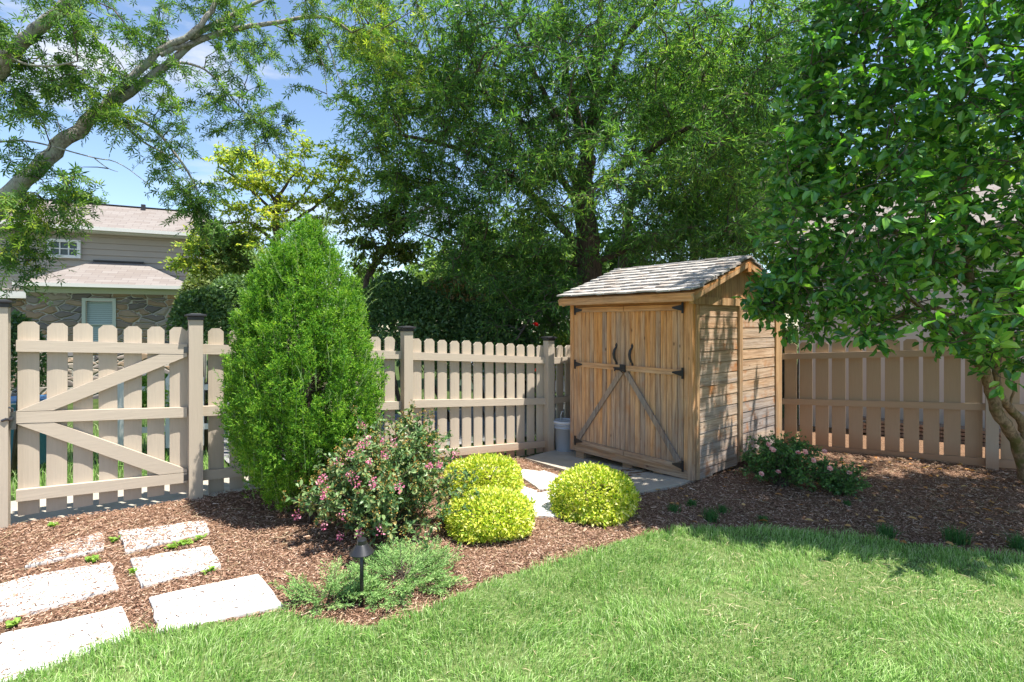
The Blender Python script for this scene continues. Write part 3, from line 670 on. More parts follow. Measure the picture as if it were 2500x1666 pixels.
def window(parent, x0, x1, y, z0, z1, cols, rows, fr=.07, blinds=False, m='white'):
    f = MB(); f.box(x0-fr,x0,y-.05,y+.02,z0-fr,z1+fr).box(x1,x1+fr,y-.05,y+.02,z0-fr,z1+fr).box(x0,x1,y-.05,y+.02,z1,z1+fr).box(x0,x1,y-.055,y+.02,z0-fr,z0)
    for i in range(1, cols): xx = x0+(x1-x0)*i/cols; f.box(xx-.012,xx+.012,y-.02,y+.012,z0,z1)
    for i in range(1, rows): zz = z0+(z1-z0)*i/rows; f.box(x0,x1,y-.018,y+.01,zz-.012,zz+.012)
    w_ = f.build('window', M[m], parent)
    if not blinds: MB().box(x0,x1,y+.013,y+.018,z0,z1).build('pane', M['glass'], w_)
    else:
        bl = MB(); n_ = int((z1-z0)/.05)
        for i in range(n_): zz = z0+i*.05; bl.add([(x0,y+.03,zz),(x1,y+.03,zz),(x1,y+.05,zz+.045),(x0,y+.05,zz+.045)], [(0,1,2,3)])
        bl.build('blind', M['blind'], w_)
        MB().add([(x0,y+.06,z0),(x1,y+.06,z0),(x1,y+.06,z1),(x0,y+.06,z1)], [(0,1,2,3)]).build('pane', M['glass'], w_)
window(H, -3.09, -2.57, 1.15, hz_(3.24), hz_(3.56), 3, 2)
window(H, -2.11, -1.60, .02, hz_(.95), hz_(2.06), 1, 2, .07, True, 'trim')
# neighbour's building on the right
NB0 = A(4.94, 8.77)
N_ = thing('outbuilding', 'plain beige-walled building behind the right-hand fence', 'building', (NB0[0], NB0[1], -.2), ra)
mb = MB()
for i in range(8): mb.box(i*1.22+.004, (i+1)*1.22-.004, 0, .15, 0, 3.0)
mb.build('wall', M['rightwall'], N_)
bx('side_wall', 'rightwall', N_, (0.004,.15,.155,5,0,3.0)); bx('corner_trim', 'white', N_, (-.02,.0,-.02,.1,0,3.0)); bx('eave_board', 'white', N_, (-.3,9.9,-.3,.0,2.92,3.05))
slabroof('roof', [[(-.35,-.35,3.1),(10,-.35,3.1),(10,2.5,4.2),(-.35,2.5,4.2)], [(10,5.3,3.1),(-.35,5.3,3.1),(-.35,2.5,4.2),(10,2.5,4.2)]], 'asphalt', N_)
tp = thing('timber_stack', 'dark weathered boards stacked against the beige building', 'boards', (5.3, 8.15, -.17), ra)
for i in range(5):
    for j in range(2): MB().box(.2+rng.uniform(-.1,.1), 3.2+rng.uniform(-.3,.3), j*.16-.3, j*.16-.16, i*.055, i*.055+.04).build('board', M['cedar_d'], tp)
# ------------------------------------------------------------------ things glimpsed past the gate
pf = thing('picket_fence', 'low white picket fence glimpsed through the gaps of the gate', 'fence', (-4.75, 6.2, -.06), R(20))
for i in range(9):
    mb = MB(); picket(mb, i*.17, .075, .05, .98, .0, gothic=True); mb.build('picket', M['white'], pf)
for z_ in (.25, .75): MB().box(-.1, 1.5, .0185, .05, z_, z_+.07).build('rail', M['white'], pf)
tb = thing('plastic_bin', 'blue plastic tub standing behind the left end of the gate', 'tub', (-5.35, 5.6, 0.0))
MB().lathe([(.20,0),(.21,.01),(.26,.68),(.285,.685),(.285,.72),(.27,.725),(.25,.72)], 28).build('tub', M['bluebin'], tb, True)
MB().lathe([(.287,.69),(.294,.70),(.287,.71)], 28).build('rim', M['lid'], tb, True)
# silver car behind the fence
car = thing('parked_car', 'silver car parked behind the fence, windscreen showing left of the shed', 'car', (1.0, 12.2, -.28), R(205))
def car_body():
    prof = [(-2.2,.35),(-2.25,.6),(-2.1,.85),(-1.5,.95),(-.9,1.0),(1.3,1.0),(2.0,.92),(2.2,.75),(2.2,.4),(1.9,.3),(-1.9,.3)]
    mb = MB(); n_ = len(prof)
    V = []
    for y, s in ((-.86,.96),(-.80,1.0),(.80,1.0),(.86,.96)):
        for x, z in prof: V.append((x*s, y, .3+(z-.3)*(.93 if abs(y) > .83 else 1)))
    F = [(i+n_*k, (i+1) % n_+n_*k, (i+1) % n_+n_*(k+1), i+n_*(k+1)) for k in range(3) for i in range(n_)] + [tuple(range(n_))[::-1], tuple(range(3*n_, 4*n_))]
    return mb.add(V, F)
cb = car_body().build('body', M['carpaint'], car)
V = [(-1.0,-.74,1.0),(1.45,-.74,1.0),(.85,-.6,1.42),(-.35,-.6,1.42)]; V += [(a, -b_, c) for a, b_, c in V]
MB().add([(-.36,-.6,1.405),(.86,-.6,1.405),(.86,.6,1.405),(-.36,.6,1.405),(-.25,-.5,1.45),(.75,-.5,1.45),(.75,.5,1.45),(-.25,.5,1.45)], [(4,5,6,7),(0,1,5,4),(1,2,6,5),(2,3,7,6),(3,0,4,7)]).build('roof', M['carpaint'], car)
MB().add(V, [(0,1,2,3),(7,6,5,4),(1,5,6,2),(0,3,7,4),(3,2,6,7)]).build('window', M['glass'], car)
for x in (-1.35, 1.35):
    for y in (-.80, .80):
        wv = MB().lathe([(.30,-.1),(.32,-.08),(.32,.08),(.30,.1)], 24).build('wheel', M['rubber'], car); wv.location = (x, y, .32); wv.rotation_euler = (R(90), 0, 0)
        rm = MB().lathe([(.19,-.103),(.19,.103)], 20).build('rim', M['galv'], wv)
# ================================================================== VEGETATION TOOLKIT (vectorised)
def unit(v): return v / (np.linalg.norm(v, axis=-1, keepdims=True) + 1e-9)
TPL = {
 'kite': ([(0,0,0),(.42,.5,.07),(1,0,-.03),(.42,-.5,.07)], [(0,1,2,3)]),
 'oval': ([(0,0,0),(.34,.5,.12),(.74,.40,.10),(1,0,-.10),(.74,-.40,.10),(.34,-.5,.12),(.36,0,0),(.74,0,-.03)],
          [(0,6,1),(6,7,2,1),(7,3,2),(0,5,6),(6,5,4,7),(7,4,3)]),
 'maple': ([(0,0,0),(.52,.10,.02),(1,0,-.05),(.52,-.10,.02)] + sum([[(.0+.50*math.cos(a)-.09*math.sin(a)*s, .50*math.sin(a)*s*1.0+.09*math.cos(a), .02),
            (l*math.cos(a), l*math.sin(a)*s, -.03), (.50*l*math.cos(a)+.10*math.sin(a)*s, .50*l*math.sin(a)*s-.10*math.cos(a), .02)] for a, l, s in ((.85,.8,1),(.85,.8,-1),(1.75,.5,1),(1.75,.5,-1))], []),
          [(0,1,2,3)] + [(0, 4+3*i, 5+3*i, 6+3*i) for i in range(4)]),
}
def leaves(name, Pp, D, N, L, W, tpl, m, parent, off):
    V, F = TPL[tpl]; V = np.array(V); nv = len(V); n = len(Pp)
    D = unit(D); N = unit(N - D*(N*D).sum(1, keepdims=True)); S = np.cross(D, N)
    L = np.broadcast_to(np.asarray(L, float), (n,))[:, None, None]; W = np.broadcast_to(np.asarray(W, float), (n,))[:, None, None]
    vs = Pp[:, None, :] + V[None, :, :1]*L*D[:, None, :] + V[None, :, 1:2]*W*S[:, None, :] + V[None, :, 2:]*L*N[:, None, :]
    fl = np.array([i for f in F for i in f]); ft = np.array([len(f) for f in F])
    loops = (np.arange(n)[:, None]*nv + fl[None, :]).ravel(); tot = np.tile(ft, n); st = np.concatenate([[0], np.cumsum(tot)[:-1]])
    return mesh_np(name, vs.reshape(-1, 3), loops, st, tot, m, parent, False, off)
def sticks_geo(P0, P1, r0, r1):
    D = unit(P1-P0); a = unit(np.cross(D, A(.31,.17,.93))); c = np.cross(D, a); n = len(P0)
    ring = [(math.cos(t), math.sin(t)) for t in (0, 2.094, 4.189)]
    r0 = np.broadcast_to(np.asarray(r0, float), (n,))[:, None]; r1 = np.broadcast_to(np.asarray(r1, float), (n,))[:, None]
    vs = np.stack([P0 + r0*(x*a+y*c) for x, y in ring] + [P1 + r1*(x*a+y*c) for x, y in ring], 1).reshape(-1, 3)
    f = np.array([[0,1,4,3],[1,2,5,4],[2,0,3,5]]); loops = (np.arange(n)[:, None, None]*6 + f[None]).ravel()
    return vs, loops
def sticks(name, P0, P1, r0, r1, m, parent, off):
    vs, loops = sticks_geo(P0, P1, r0, r1); k = len(loops)//4
    return mesh_np(name, vs, loops, np.arange(k)*4, np.full(k, 4), m, parent, False, off)
def rs(n): return unit(rng.normal(size=(n, 3)))
def twigs(C, per, ln, aniso=(1,1,1), bias=(0,0,0), outc=None, outw=0, droop=.2, nl=12, spread=.8, ldroop=.2, nup=.8, t0=.1):
    """twigs radiating from every cluster centre; returns leaf bases, directions, normals and twig segments"""
    n = len(C)*per; c = np.repeat(C, per, 0)
    d = rs(n)*A(*aniso) + A(*bias)
    if outc is not None: d = d + unit(c - outc)*outw
    d = unit(d); l = ln*rng.uniform(.55, 1.15, n)[:, None]
    t = np.linspace(t0, 1, nl)[None, :, None] + rng.uniform(-.04, .04, (n, nl, 1))
    b = c[:, None, :] + d[:, None, :]*l[:, None, :]*t; b[..., 2] -= (droop*l*1.0)*t[..., 0]**2
    e = rs(n*nl).reshape(n, nl, 3); ld = d[:, None, :]*.6 + e*spread; ld[..., 2] -= ldroop
    nn = A(0,0,1)*nup + rs(n*nl).reshape(n, nl, 3)*.7
    mid = c + d*l*.5; mid[:, 2] -= (droop*l*.25)[:, 0]; end = c + d*l; end[:, 2] -= (droop*l)[:, 0]
    return b.reshape(-1, 3), ld.reshape(-1, 3), nn.reshape(-1, 3), (np.concatenate([c, mid]), np.concatenate([mid, end]))
def blobs(bl, n):
    """clusters inside ellipsoids given by where they hang: (u, v, ru, rv, Z, dZ[, weight])"""
    w = np.array([b[2]*b[3]*(b[6] if len(b) > 6 else 1) for b in bl], float); w /= w.sum(); out = []
    for b, k in zip(bl, rng.multinomial(n, w)):
        q = rs(k)*(rng.random((k, 1))**.42); Z = b[4] + q[:, 1]*b[5]; Z0 = b[4]
        x = ((b[0]-1250) + q[:, 0]*b[2])/1250*Z0; z = CAMZ - ((b[1]-HZ) + q[:, 2]*b[3])/1250*Z0
        out.append(np.stack([x*(.5+.5*Z/Z0), Z, z], 1))
    return np.concatenate(out)
def resample(pts, radii, st=.15):
    P_ = []; R_ = []
    for i in range(len(pts)-1):
        d = np.linalg.norm(pts[i+1]-pts[i]); k = max(1, int(d/st))
        for j in range(k): P_.append(pts[i] + (pts[i+1]-pts[i])*j/k); R_.append(radii[i] + (radii[i+1]-radii[i])*j/k)
    P_.append(pts[-1]); R_.append(radii[-1]); return P_, R_
def smooth_path(pts, it=2):
    pts = [A(*p) for p in pts]
    for _ in range(it):
        q = [pts[0]]
        for a, b in zip(pts[:-1], pts[1:]): q += [a*.75+b*.25, a*.25+b*.75]
        q.append(pts[-1]); pts = q
    return pts
def tree(kind, label, cat, base, limbs, C, leafm, tpl, L, W, trunkm='bark', group=None, per=8, ln=.4, nl=12, rbr=.012, sides=9, wob=.015, trunkname='trunk', crownname='crown',
         lvar=.25, branch_from=0.0, mats2=None, conn=True, **kw):
    t = thing(kind, label, cat, tuple(base), 0, group); off = A(*base)
    tr = MB(); nodes = []; rad = []
    for pts, r0, r1 in limbs:
        sp = smooth_path(pts, 2); n_ = len(sp); rr = [r0 + (r1-r0)*i/(n_-1) for i in range(n_)]
        sp = [p + rng.normal(0, wob, 3)*(0 if i in (0, n_-1) else 1)*min(1, rr[i]*12) for i, p in enumerate(sp)]
        tr.tube(sp, rr, sides); a, b_ = resample(sp, rr); nodes += a; rad += b_
    if limbs: tr.build(trunkname, M[trunkm], t, True, off)
    br = MB()
    if conn and nodes:
        Nn = np.zeros((len(nodes)+len(C)*8, 3)); Nn[:len(nodes)] = nodes; cost = np.zeros(len(Nn)); cost[:len(nodes)] = 0; cnt = len(nodes)
        base_n = Nn[:cnt].copy(); d0 = np.array([np.min(np.linalg.norm(base_n - c, axis=1)) for c in C])
        for ci in np.argsort(d0):
            c = C[ci]; dd = np.linalg.norm(Nn[:cnt]-c, axis=1) + .35*cost[:cnt] + np.maximum(0, Nn[:cnt, 2]-c[2])*.5; j = int(np.argmin(dd)); p = Nn[j]; ds = np.linalg.norm(c-p)
            if ds < .05: continue
            m1 = p + (c-p)*.33 + rng.normal(0, .06*ds, 3) + A(0,0,.10*ds); m2 = p + (c-p)*.7 + rng.normal(0, .05*ds, 3) + A(0,0,.08*ds)
            rb = rbr*min(2.2, .6+ds*.7); br.tube([p, m1, m2, c], [rb, rb*.75, rb*.5, rb*.3], 5, False)
            for q_ in (m1, m2, c): Nn[cnt] = q_; cost[cnt] = cost[j]+np.linalg.norm(q_-p); cnt += 1
    Bp, Dp, Np, (s0, s1) = twigs(C, per, ln, nl=nl, **kw)
    if conn and len(s0):
        vs, loops = sticks_geo(s0, s1, rbr*.28, rbr*.16); b = len(br.v); br.v += [tuple(p) for p in vs]; br.f += [tuple(int(i)+b for i in f) for f in loops.reshape(-1, 4)]
    if br.v: br.build('branches', M[trunkm if conn == 'same' else 'twig'], t, True, off)
    ls = rng.uniform(1-lvar, 1+lvar, len(Bp))
    if mats2:
        m2, fn = mats2; k = fn(Bp)
        leaves(crownname, Bp[~k], Dp[~k], Np[~k], L*ls[~k], W*ls[~k], tpl, M[leafm], t, off)
        if k.any(): leaves('tinted_leaves', Bp[k], Dp[k], Np[k], L*ls[k], W*ls[k], tpl, M[m2], t, off)
    else: leaves(crownname, Bp, Dp, Np, L*ls, W*ls, tpl, M[leafm], t, off)
    return t
def pp(lst, Z0, Z1=None):
    Z1 = Z0 if Z1 is None else Z1; n_ = len(lst); return [P(u, v, Z0+(Z1-Z0)*i/max(1, n_-1)) for i, (u, v) in enumerate(lst)]

# ================================================================== WILLOW OAK behind the shed
TB = P(1442, 700, 9.2); TB = A(TB[0], TB[1], -.25)
trunk = [TB, P(1440,690,9.2), P(1438,600,9.2), P(1429,536,9.2), P(1426,446,9.2), P(1434,384,9.2)]
limbs = [(trunk, .26, .15),
 (pp([(1434,384),(1420,335),(1398,245),(1380,178),(1371,60),(1365,-120)], 9.2, 8.4), .10, .03),
 (pp([(1434,384),(1444,300),(1452,240),(1461,150),(1470,-40),(1480,-260)], 9.2, 9.6), .12, .03),
 (pp([(1420,500),(1398,424),(1385,348),(1336,245),(1290,140),(1230,20)], 9.2, 8.0), .08, .02),
 (pp([(1418,520),(1380,442),(1327,388),(1280,300),(1200,230),(1100,190)], 9.2, 7.6), .07, .02),
 (pp([(1428,625),(1353,536),(1291,464),(1184,388),(1080,350),(980,330)], 9.2, 7.8), .08, .02),
 (pp([(1430,650),(1318,632),(1224,625),(1150,600),(1080,590)], 9.2, 8.2), .05, .015),
 (pp([(1438,357),(1495,170),(1530,80),(1581,36),(1650,-60)], 9.2, 8.2), .08, .02),
 (pp([(1450,640),(1560,600),(1680,560),(1800,560)], 9.2, 8.2), .06, .015),
 (pp([(1430,470),(1560,380),(1700,300),(1820,240)], 9.2, 7.6), .07, .015),
 (pp([(1436,690),(1380,700),(1300,770),(1260,830)], 9.2, 7.6), .04, .012)]
ob = [(960,290,120,190,8.2,1.2),(1080,180,160,190,8,1.6),(1250,200,200,230,8.2,2.2),(1450,180,220,230,8.2,2.4),(1680,200,220,240,8.2,2.2),(1900,180,180,230,8.2,1.8),(1230,440,210,150,8.3,1.8),
      (1060,480,150,120,8.4,1.3),(1420,440,170,150,8.0,2.0,.6),(1610,450,190,170,8.2,1.9),(1790,460,150,170,8.2,1.8),(1170,630,150,80,8.4,1.2),(1330,590,150,80,8.3,1.4,.8),(1600,610,200,60,8.4,1.2),
      (1290,720,110,70,8.4,.9,.8),(1230,800,70,60,8.4,.6,.6),(1360,700,50,60,7.8,.5,.6),(1780,620,90,60,8.0,1.0),(1310,760,90,60,8.6,.6),(1360,640,80,60,8.6,.8),(1400,-150,520,140,8.4,2.4,.7),(900,60,110,80,8.0,1.2,.8)]
C = blobs(ob, 1040)
qu = C[:, 0]/C[:, 1]*1250+1250; qv = HZ-(C[:, 2]-CAMZ)/C[:, 1]*1250; C = C[~((np.abs(qu-1435) < 62) & (qv > 330) & (C[:, 1] < 9.3) & (rng.random(len(C)) < .72))]
tree('willow_oak', 'large fine-leaved oak with a dark forked trunk rising behind the shed', 'tree', TB, limbs, C, 'oak', 'kite', .098, .021, 'bark_dark', per=9, ln=.46, nl=17, rbr=.014,
     droop=.35, spread=.75, ldroop=.25, nup=.6, aniso=(1,1,.6), sides=10)
T2 = P(1517, 700, 11.5); T2 = A(T2[0], T2[1], -.3)
tree('willow_oak', 'slimmer reddish trunk leaning right, right of the big dark trunk behind the shed', 'tree', T2, [([T2, P(1519,652,11.5), P(1532,536,11.5), P(1550,469,11.4), P(1577,393,11.3), P(1657,268,11), P(1740,160,10.6)], .13, .04),
     (pp([(1550,469),(1600,440),(1690,400),(1800,380)], 11.4, 11), .05, .015)], blobs([(1700,300,200,200,11.2,1.2),(1850,420,150,140,11,1.0),(1640,560,130,110,11.6,1.0),(1930,560,120,120,11,1.0)], 150),
     'oak', 'kite', .13, .034, 'bark_dark', per=9, ln=.6, nl=13, droop=.3, spread=.8, aniso=(1,1,.6))

# ================================================================== SILVER MAPLE on the left
MBse = A(-7.0, 5.2, -.1)
ml = [([MBse, A(-6.3,5.2,1.3), P(-130,640,5.3), P(0,498,5.3), P(90,415,5.35), P(155,343,5.4), P(217,296,5.45), P(250,262,5.5)], .10, .058),
 (pp([(248,262),(354,163),(390,119),(462,90),(506,47),(535,-10),(560,-120)], 5.5, 5.8), .042, .02),
 (pp([(250,268),(325,224),(415,152),(470,105),(517,87),(578,69),(661,58),(759,38),(813,47),(860,80)], 5.5, 6.3), .048, .012),
 (pp([(390,135),(430,118),(470,104)], 5.6, 5.7), .03, .02),
 (pp([(462,92),(520,60),(600,20),(700,-30)], 5.7, 6.2), .035, .012),
 ([MBse+A(.0,.1,1.0), P(-140,330,5.1), P(0,177,4.9), P(54,101,4.85), P(108,58,4.8), P(173,-5,4.8), P(260,-120,4.8)], .075, .045),
 (pp([(246,278),(325,285),(379,314),(426,372),(466,430),(488,480),(491,545)], 5.45, 5.9), .022, .006),
 (pp([(300,300),(350,350),(400,372),(450,420)], 5.5, 5.8), .014, .005),
 (pp([(425,152),(484,159),(524,188),(578,253),(620,300)], 5.6, 6.0), .016, .005),
 (pp([(-60,350),(0,346),(72,343),(155,365),(231,387),(289,394),(360,448)], 4.9, 5.3), .011, .003),
 (pp([(231,387),(262,412),(288,420)], 5.2, 5.2), .006, .002),
 (pp([(0,125),(50,155),(110,165),(190,150)], 4.9, 4.6), .014, .006),
 (pp([(759,38),(800,100),(820,170),(838,220)], 6.2, 6.3), .01, .003), (pp([(661,58),(740,90),(790,140),(800,250)], 6.1, 6.3), .01, .003)]
mb_ = [(25,75,50,60,4.8,.5),(100,40,40,40,4.8,.4,.5),(205,80,60,75,4.9,.6),(60,240,85,85,5.0,.5),(205,205,85,65,5.1,.5),(110,150,60,40,5,.4,.7),(355,50,75,55,5.5,.5),(350,120,35,45,5.5,.4),(300,165,50,35,5.4,.4,.7),(460,205,60,60,5.6,.5,.7),
  (430,300,50,70,5.6,.4),(300,300,60,40,5.4,.4,.9),(560,170,60,60,5.8,.5),(625,260,85,85,5.9,.6),(540,300,50,60,5.8,.5,.8),(640,70,110,60,6,.7),(520,20,70,40,5.8,.6),(770,60,60,60,6.2,.6,.9),(740,170,50,60,6.2,.5,.6),(805,220,40,60,6.3,.4,.45),
  (880,70,60,70,6.4,.6),(960,60,110,60,6.6,.7),(980,140,90,60,6.6,.7,.9),(385,365,55,50,5.6,.4,.9),(450,465,75,40,5.8,.4),(545,545,55,35,5.9,.4),(490,520,40,50,5.9,.4,.7),(650,355,55,50,6,.4),(60,400,60,45,5.0,.4,.7),
  (165,450,70,50,5.0,.4),(60,510,70,45,4.9,.4),(50,600,60,60,4.9,.5),(110,560,40,40,5.0,.3,.6),(185,520,36,22,5.1,.3,.5),(30,690,30,30,4.9,.3,.4),(300,-110,500,90,5.6,1.2,.35),(-150,150,150,150,5,.8,.35)]
C = blobs(mb_, 400)
def yellowish(B):
    c = P(960, 110, 6.6); d = np.linalg.norm((B-c)*A(1,.6,1), axis=1); c2 = P(70, 560, 4.9); d2 = np.linalg.norm((B-c2)*A(1,.5,1), axis=1)
    return (rng.random(len(B)) < np.clip(.9-d/.8, 0, .7)) | (rng.random(len(B)) < np.clip(.6-d2/.8, 0, .5)) | (rng.random(len(B)) < .04)
tree('silver_maple', 'leaning maple with pale grey limbs crossing the sky at upper left', 'tree', MBse, ml, C, 'maple', 'maple', .080, .072, 'bark', per=4, ln=.24, nl=6, rbr=.008, droop=.45,
     spread=.9, ldroop=.35, nup=.5, aniso=(1,1,.6), bias=(0,0,-.1), sides=10, mats2=('maple_lit', yellowish), wob=.012)

# ================================================================== DOGWOODS (layered, yellowing)
D0 = P(690, 700, 8.6); D0 = A(D0[0], D0[1], -.3)
dl = [([D0, P(684,640,8.6), P(672,560,8.6), P(676,500,8.6), P(679,480,8.6)], .07, .05),
 (pp([(676,500),(640,440),(628,400),(621,350)], 8.6, 8.5), .03, .01), (pp([(668,520),(620,470),(570,430),(533,407)], 8.6, 8.5), .03, .01), (pp([(679,480),(700,450),(720,420),(745,408)], 8.6, 8.6), .03, .01),
 (pp([(680,520),(705,515),(740,480),(770,430)], 8.6, 8.7), .025, .01), (pp([(690,560),(775,500),(820,470),(835,430)], 8.6, 8.8), .03, .01), (pp([(800,510),(840,490),(880,480)], 8.7, 8.8), .02, .008),
 (pp([(684,620),(640,560),(600,540),(560,545)], 8.6, 8.3), .025, .01)]
db = [(730,335,40,18,8.6,.4),(590,390,70,25,8.5,.5),(660,410,50,20,8.6,.4),(745,370,60,22,8.7,.4),(820,400,60,30,8.7,.4),(560,440,45,25,8.5,.4),(740,430,70,26,8.6,.5),(640,450,60,25,8.5,.4),
 (850,440,50,30,8.8,.4),(720,490,60,25,8.6,.5),(820,480,50,25,8.7,.4),(600,510,60,20,8.5,.4),(660,540,70,22,8.6,.5),(790,530,80,26,8.7,.5),(840,560,40,20,8.7,.4,.6),(600,560,50,25,8.4,.4),(640,600,50,40,8.5,.4,.6)]
tree('dogwood_tree', 'small open tree with yellowing layered leaves behind the conical evergreen', 'tree', D0, dl, blobs(db, 170), 'dog', 'kite', .066, .038, 'bark_dark', per=7, ln=.26, nl=9, rbr=.010,
     droop=.08, spread=.8, ldroop=.15, nup=1.2, aniso=(1,1,.25), lvar=.3)
D1 = P(880, 760, 8.9); D1 = A(D1[0], D1[1], -.3)
tree('dogwood_tree', 'olive-green layered tree between the conical evergreen and the big oak', 'tree', D1, [([D1, P(890,690,8.9), P(915,650,8.9), P(945,610,8.9), P(960,560,8.9), P(975,480,8.9)], .06, .02),
  (pp([(890,690),(905,650),(925,620),(900,560)], 8.9, 8.7), .03, .01), (pp([(950,600),(1000,560),(1030,540)], 8.9, 8.8), .02, .008)],
  blobs([(960,440,60,30,8.8,.4),(920,530,60,35,8.8,.4),(980,540,50,35,8.9,.4),(960,600,60,40,8.9,.4),(905,640,45,30,8.8,.3),(1000,620,40,35,8.9,.3),(1010,480,50,35,8.9,.4),(870,500,30,20,8.8,.3),(880,590,35,25,8.8,.3)], 125),
  'dog_dark', 'kite', .072, .042, 'bark_dark', per=7, ln=.26, nl=8, rbr=.010, droop=.1, spread=.8, nup=1.1, aniso=(1,1,.3))
D2 = A(-6.0, 9.6, -.3)
tree('dogwood_tree', 'small tree with a drooping bright yellow branch against the house corner', 'tree', D2, [([D2, P(615,700,9.2), P(610,640,8.9), P(560,610,8.7), P(520,600,8.5)], .06, .02), (pp([(612,660),(560,640),(500,650),(450,630)], 8.9, 8.2), .03, .01)],
  blobs([(475,600,28,26,8.2,.3),(450,640,26,18,8.2,.3),(490,650,30,20,8.2,.3),(500,565,30,20,8.4,.3),(540,600,40,30,8.5,.4),(570,640,40,30,8.6,.4),(590,590,30,25,8.7,.3)], 100),
  'dog_dark', 'kite', .062, .036, 'bark_dark', per=7, ln=.2, nl=8, rbr=.009, droop=.25, spread=.8, nup=1, aniso=(1,1,.35), mats2=('dog', lambda B: B[:, 0] < -4.98 + rng.normal(0, .15, len(B))))

# ================================================================== GLOSSY CAMELLIA at the right
CB = A(5.0, 5.0, .0)
cl = [([CB, P(2493,1085,4.95), P(2443,1031,4.9), P(2422,957,4.85), P(2402,915,4.8), P(2395,840,4.7), P(2370,700,4.5), P(2350,517,4.4), P(2344,287,4.3), P(2339,75,4.2), P(2335,-200,4.1)], .058, .02),
 ([P(2500,1100,4.95), P(2503,1040,4.95), P(2464,990,4.9), P(2427,949,4.8), P(2440,820,4.7), P(2500,640,4.6), P(2520,400,4.5)], .045, .02),
 ([P(2402,915,4.8), P(2350,780,4.6), P(2250,740,4.4), P(2140,800,4.3)], .035, .01), ([P(2370,700,4.5), P(2300,640,4.5), P(2180,560,4.5), P(2020,500,4.0)], .03, .01),
 ([P(2350,560,4.4), P(2296,400,4.6), P(2293,200,4.6), P(2280,-50,4.6)], .025, .01), ([P(2464,990,4.9), P(2480,940,4.8), P(2468,886,4.8)], .012, .008),
 ([P(2395,840,4.7), P(2300,800,4.5), P(2200,700,4.3), P(2050,680,4.1), P(1930,700,3.9)], .03, .008), ([P(2350,517,4.4), P(2200,420,4.4), P(2050,330,4.4), P(1950,250,4.0)], .028, .008),
 ([P(2500,640,4.6), P(2650,500,4.2), P(2800,300,3.8)], .03, .01), ([P(2395,840,4.7), A(3.9,3.6,2.3), A(3.5,2.9,2.7)], .03, .01)]
poly = [(2020,-60),(1985,60),(1945,190),(1950,300),(1920,330),(1900,430),(1880,500),(1900,590),(1930,640),(1860,685),(1925,720),(1930,770),(1950,830),(1985,850),(2010,830),(2030,760),(2060,780),(2110,830),(2145,860),(2165,800),(2200,760),(2240,800),(2300,850),
 (2330,850),(2380,870),(2430,920),(2500,940),(2620,900),(2800,800),(3000,500),(3100,0),(2900,-500),(2300,-500),(2000,-300)]
pa = np.array(poly, float); zmin = lambda u: np.interp(u, [1830, 2000, 2500, 3100], [3.55, 3.3, 2.9, 2.6]); zmax = lambda u: np.interp(u, [1830, 2000, 2500, 3100], [4.0, 4.5, 5.9, 5.0])
us = rng.uniform(1820, 3100, 9000); vs_ = rng.uniform(-500, 940, 9000); k = in_poly(us, vs_, pa); us, vs_ = us[k], vs_[k]
Zs = zmin(us) + (zmax(us)-zmin(us))*rng.random(len(us))**.9; C = np.stack([(us-1250)/1250*Zs, Zs, CAMZ-(vs_-HZ)/1250*Zs], 1)
# keep the crown within a rounded volume above head height
k = (C[:, 2] > 1.12) & (((C[:, 0]-4.1)/2.9)**2 + ((C[:, 1]-4.2)/2.0)**2 + ((C[:, 2]-3.4)/3.0)**2 < 1.1)
for hx, hz2, hr in ((2262,735,42),(2120,690,26),(2330,660,26),(2420,650,20),(2410,760,22),(2150,770,18),(2080,560,22),(1985,500,22),(2200,500,24),(2400,480,22),(2290,440,18)):
    k &= ~(((us-hx)**2 + (vs_-hz2)**2 < hr**2) )
C = C[k]
sx, sy, sz = math.cos(EL)*math.cos(AZ), math.cos(EL)*math.sin(AZ), math.sin(EL)
tt = ((C[:, 0]-1.68)*.6389 - (C[:, 1]-4.75)*.7694)/(sx*.6389 - sy*.7694); wb_ = (C[:, 0]-sx*tt-1.68)*.7694 + (C[:, 1]-sy*tt-4.75)*.6389; wz_ = C[:, 2]-sz*tt
hit = (wz_ > .0) & (wz_ < 2.1) & (wb_ > -.1) & (wb_ < 2.2) & (tt > 0); C = C[~(hit & (rng.random(len(C)) < np.where(wb_ > .75, .985, .80)))]
gy = C[:, 1]-sy/sz*C[:, 2]; gx = C[:, 0]-sx/sz*C[:, 2]; C = C[~((gy > 5.15) & (gx > 2.6) & (gx < 5.0) & (rng.random(len(C)) < .8))]
kk = rng.permutation(len(C))[:1560]; C = C[kk]
ue = rng.uniform(1850, 1950, 30); ve = rng.uniform(665, 770, 30); Ze = rng.uniform(4.0, 4.5, 30); C = np.concatenate([C, np.stack([(ue-1250)/1250*Ze, Ze, CAMZ-(ve-HZ)/1250*Ze], 1)])
tree('camellia_tree', 'glossy dark-leaved tree with a bare twisting trunk at the right edge', 'tree', CB, cl, C, 'camellia', 'oval', .080, .041, 'bark_cam', per=4, ln=.18, nl=5, rbr=.007,
     droop=.1, spread=.95, ldroop=.25, nup=.9, aniso=(1,1,.5), bias=(0,0,.15), lvar=.28, t0=.35, sides=14, wob=.018)

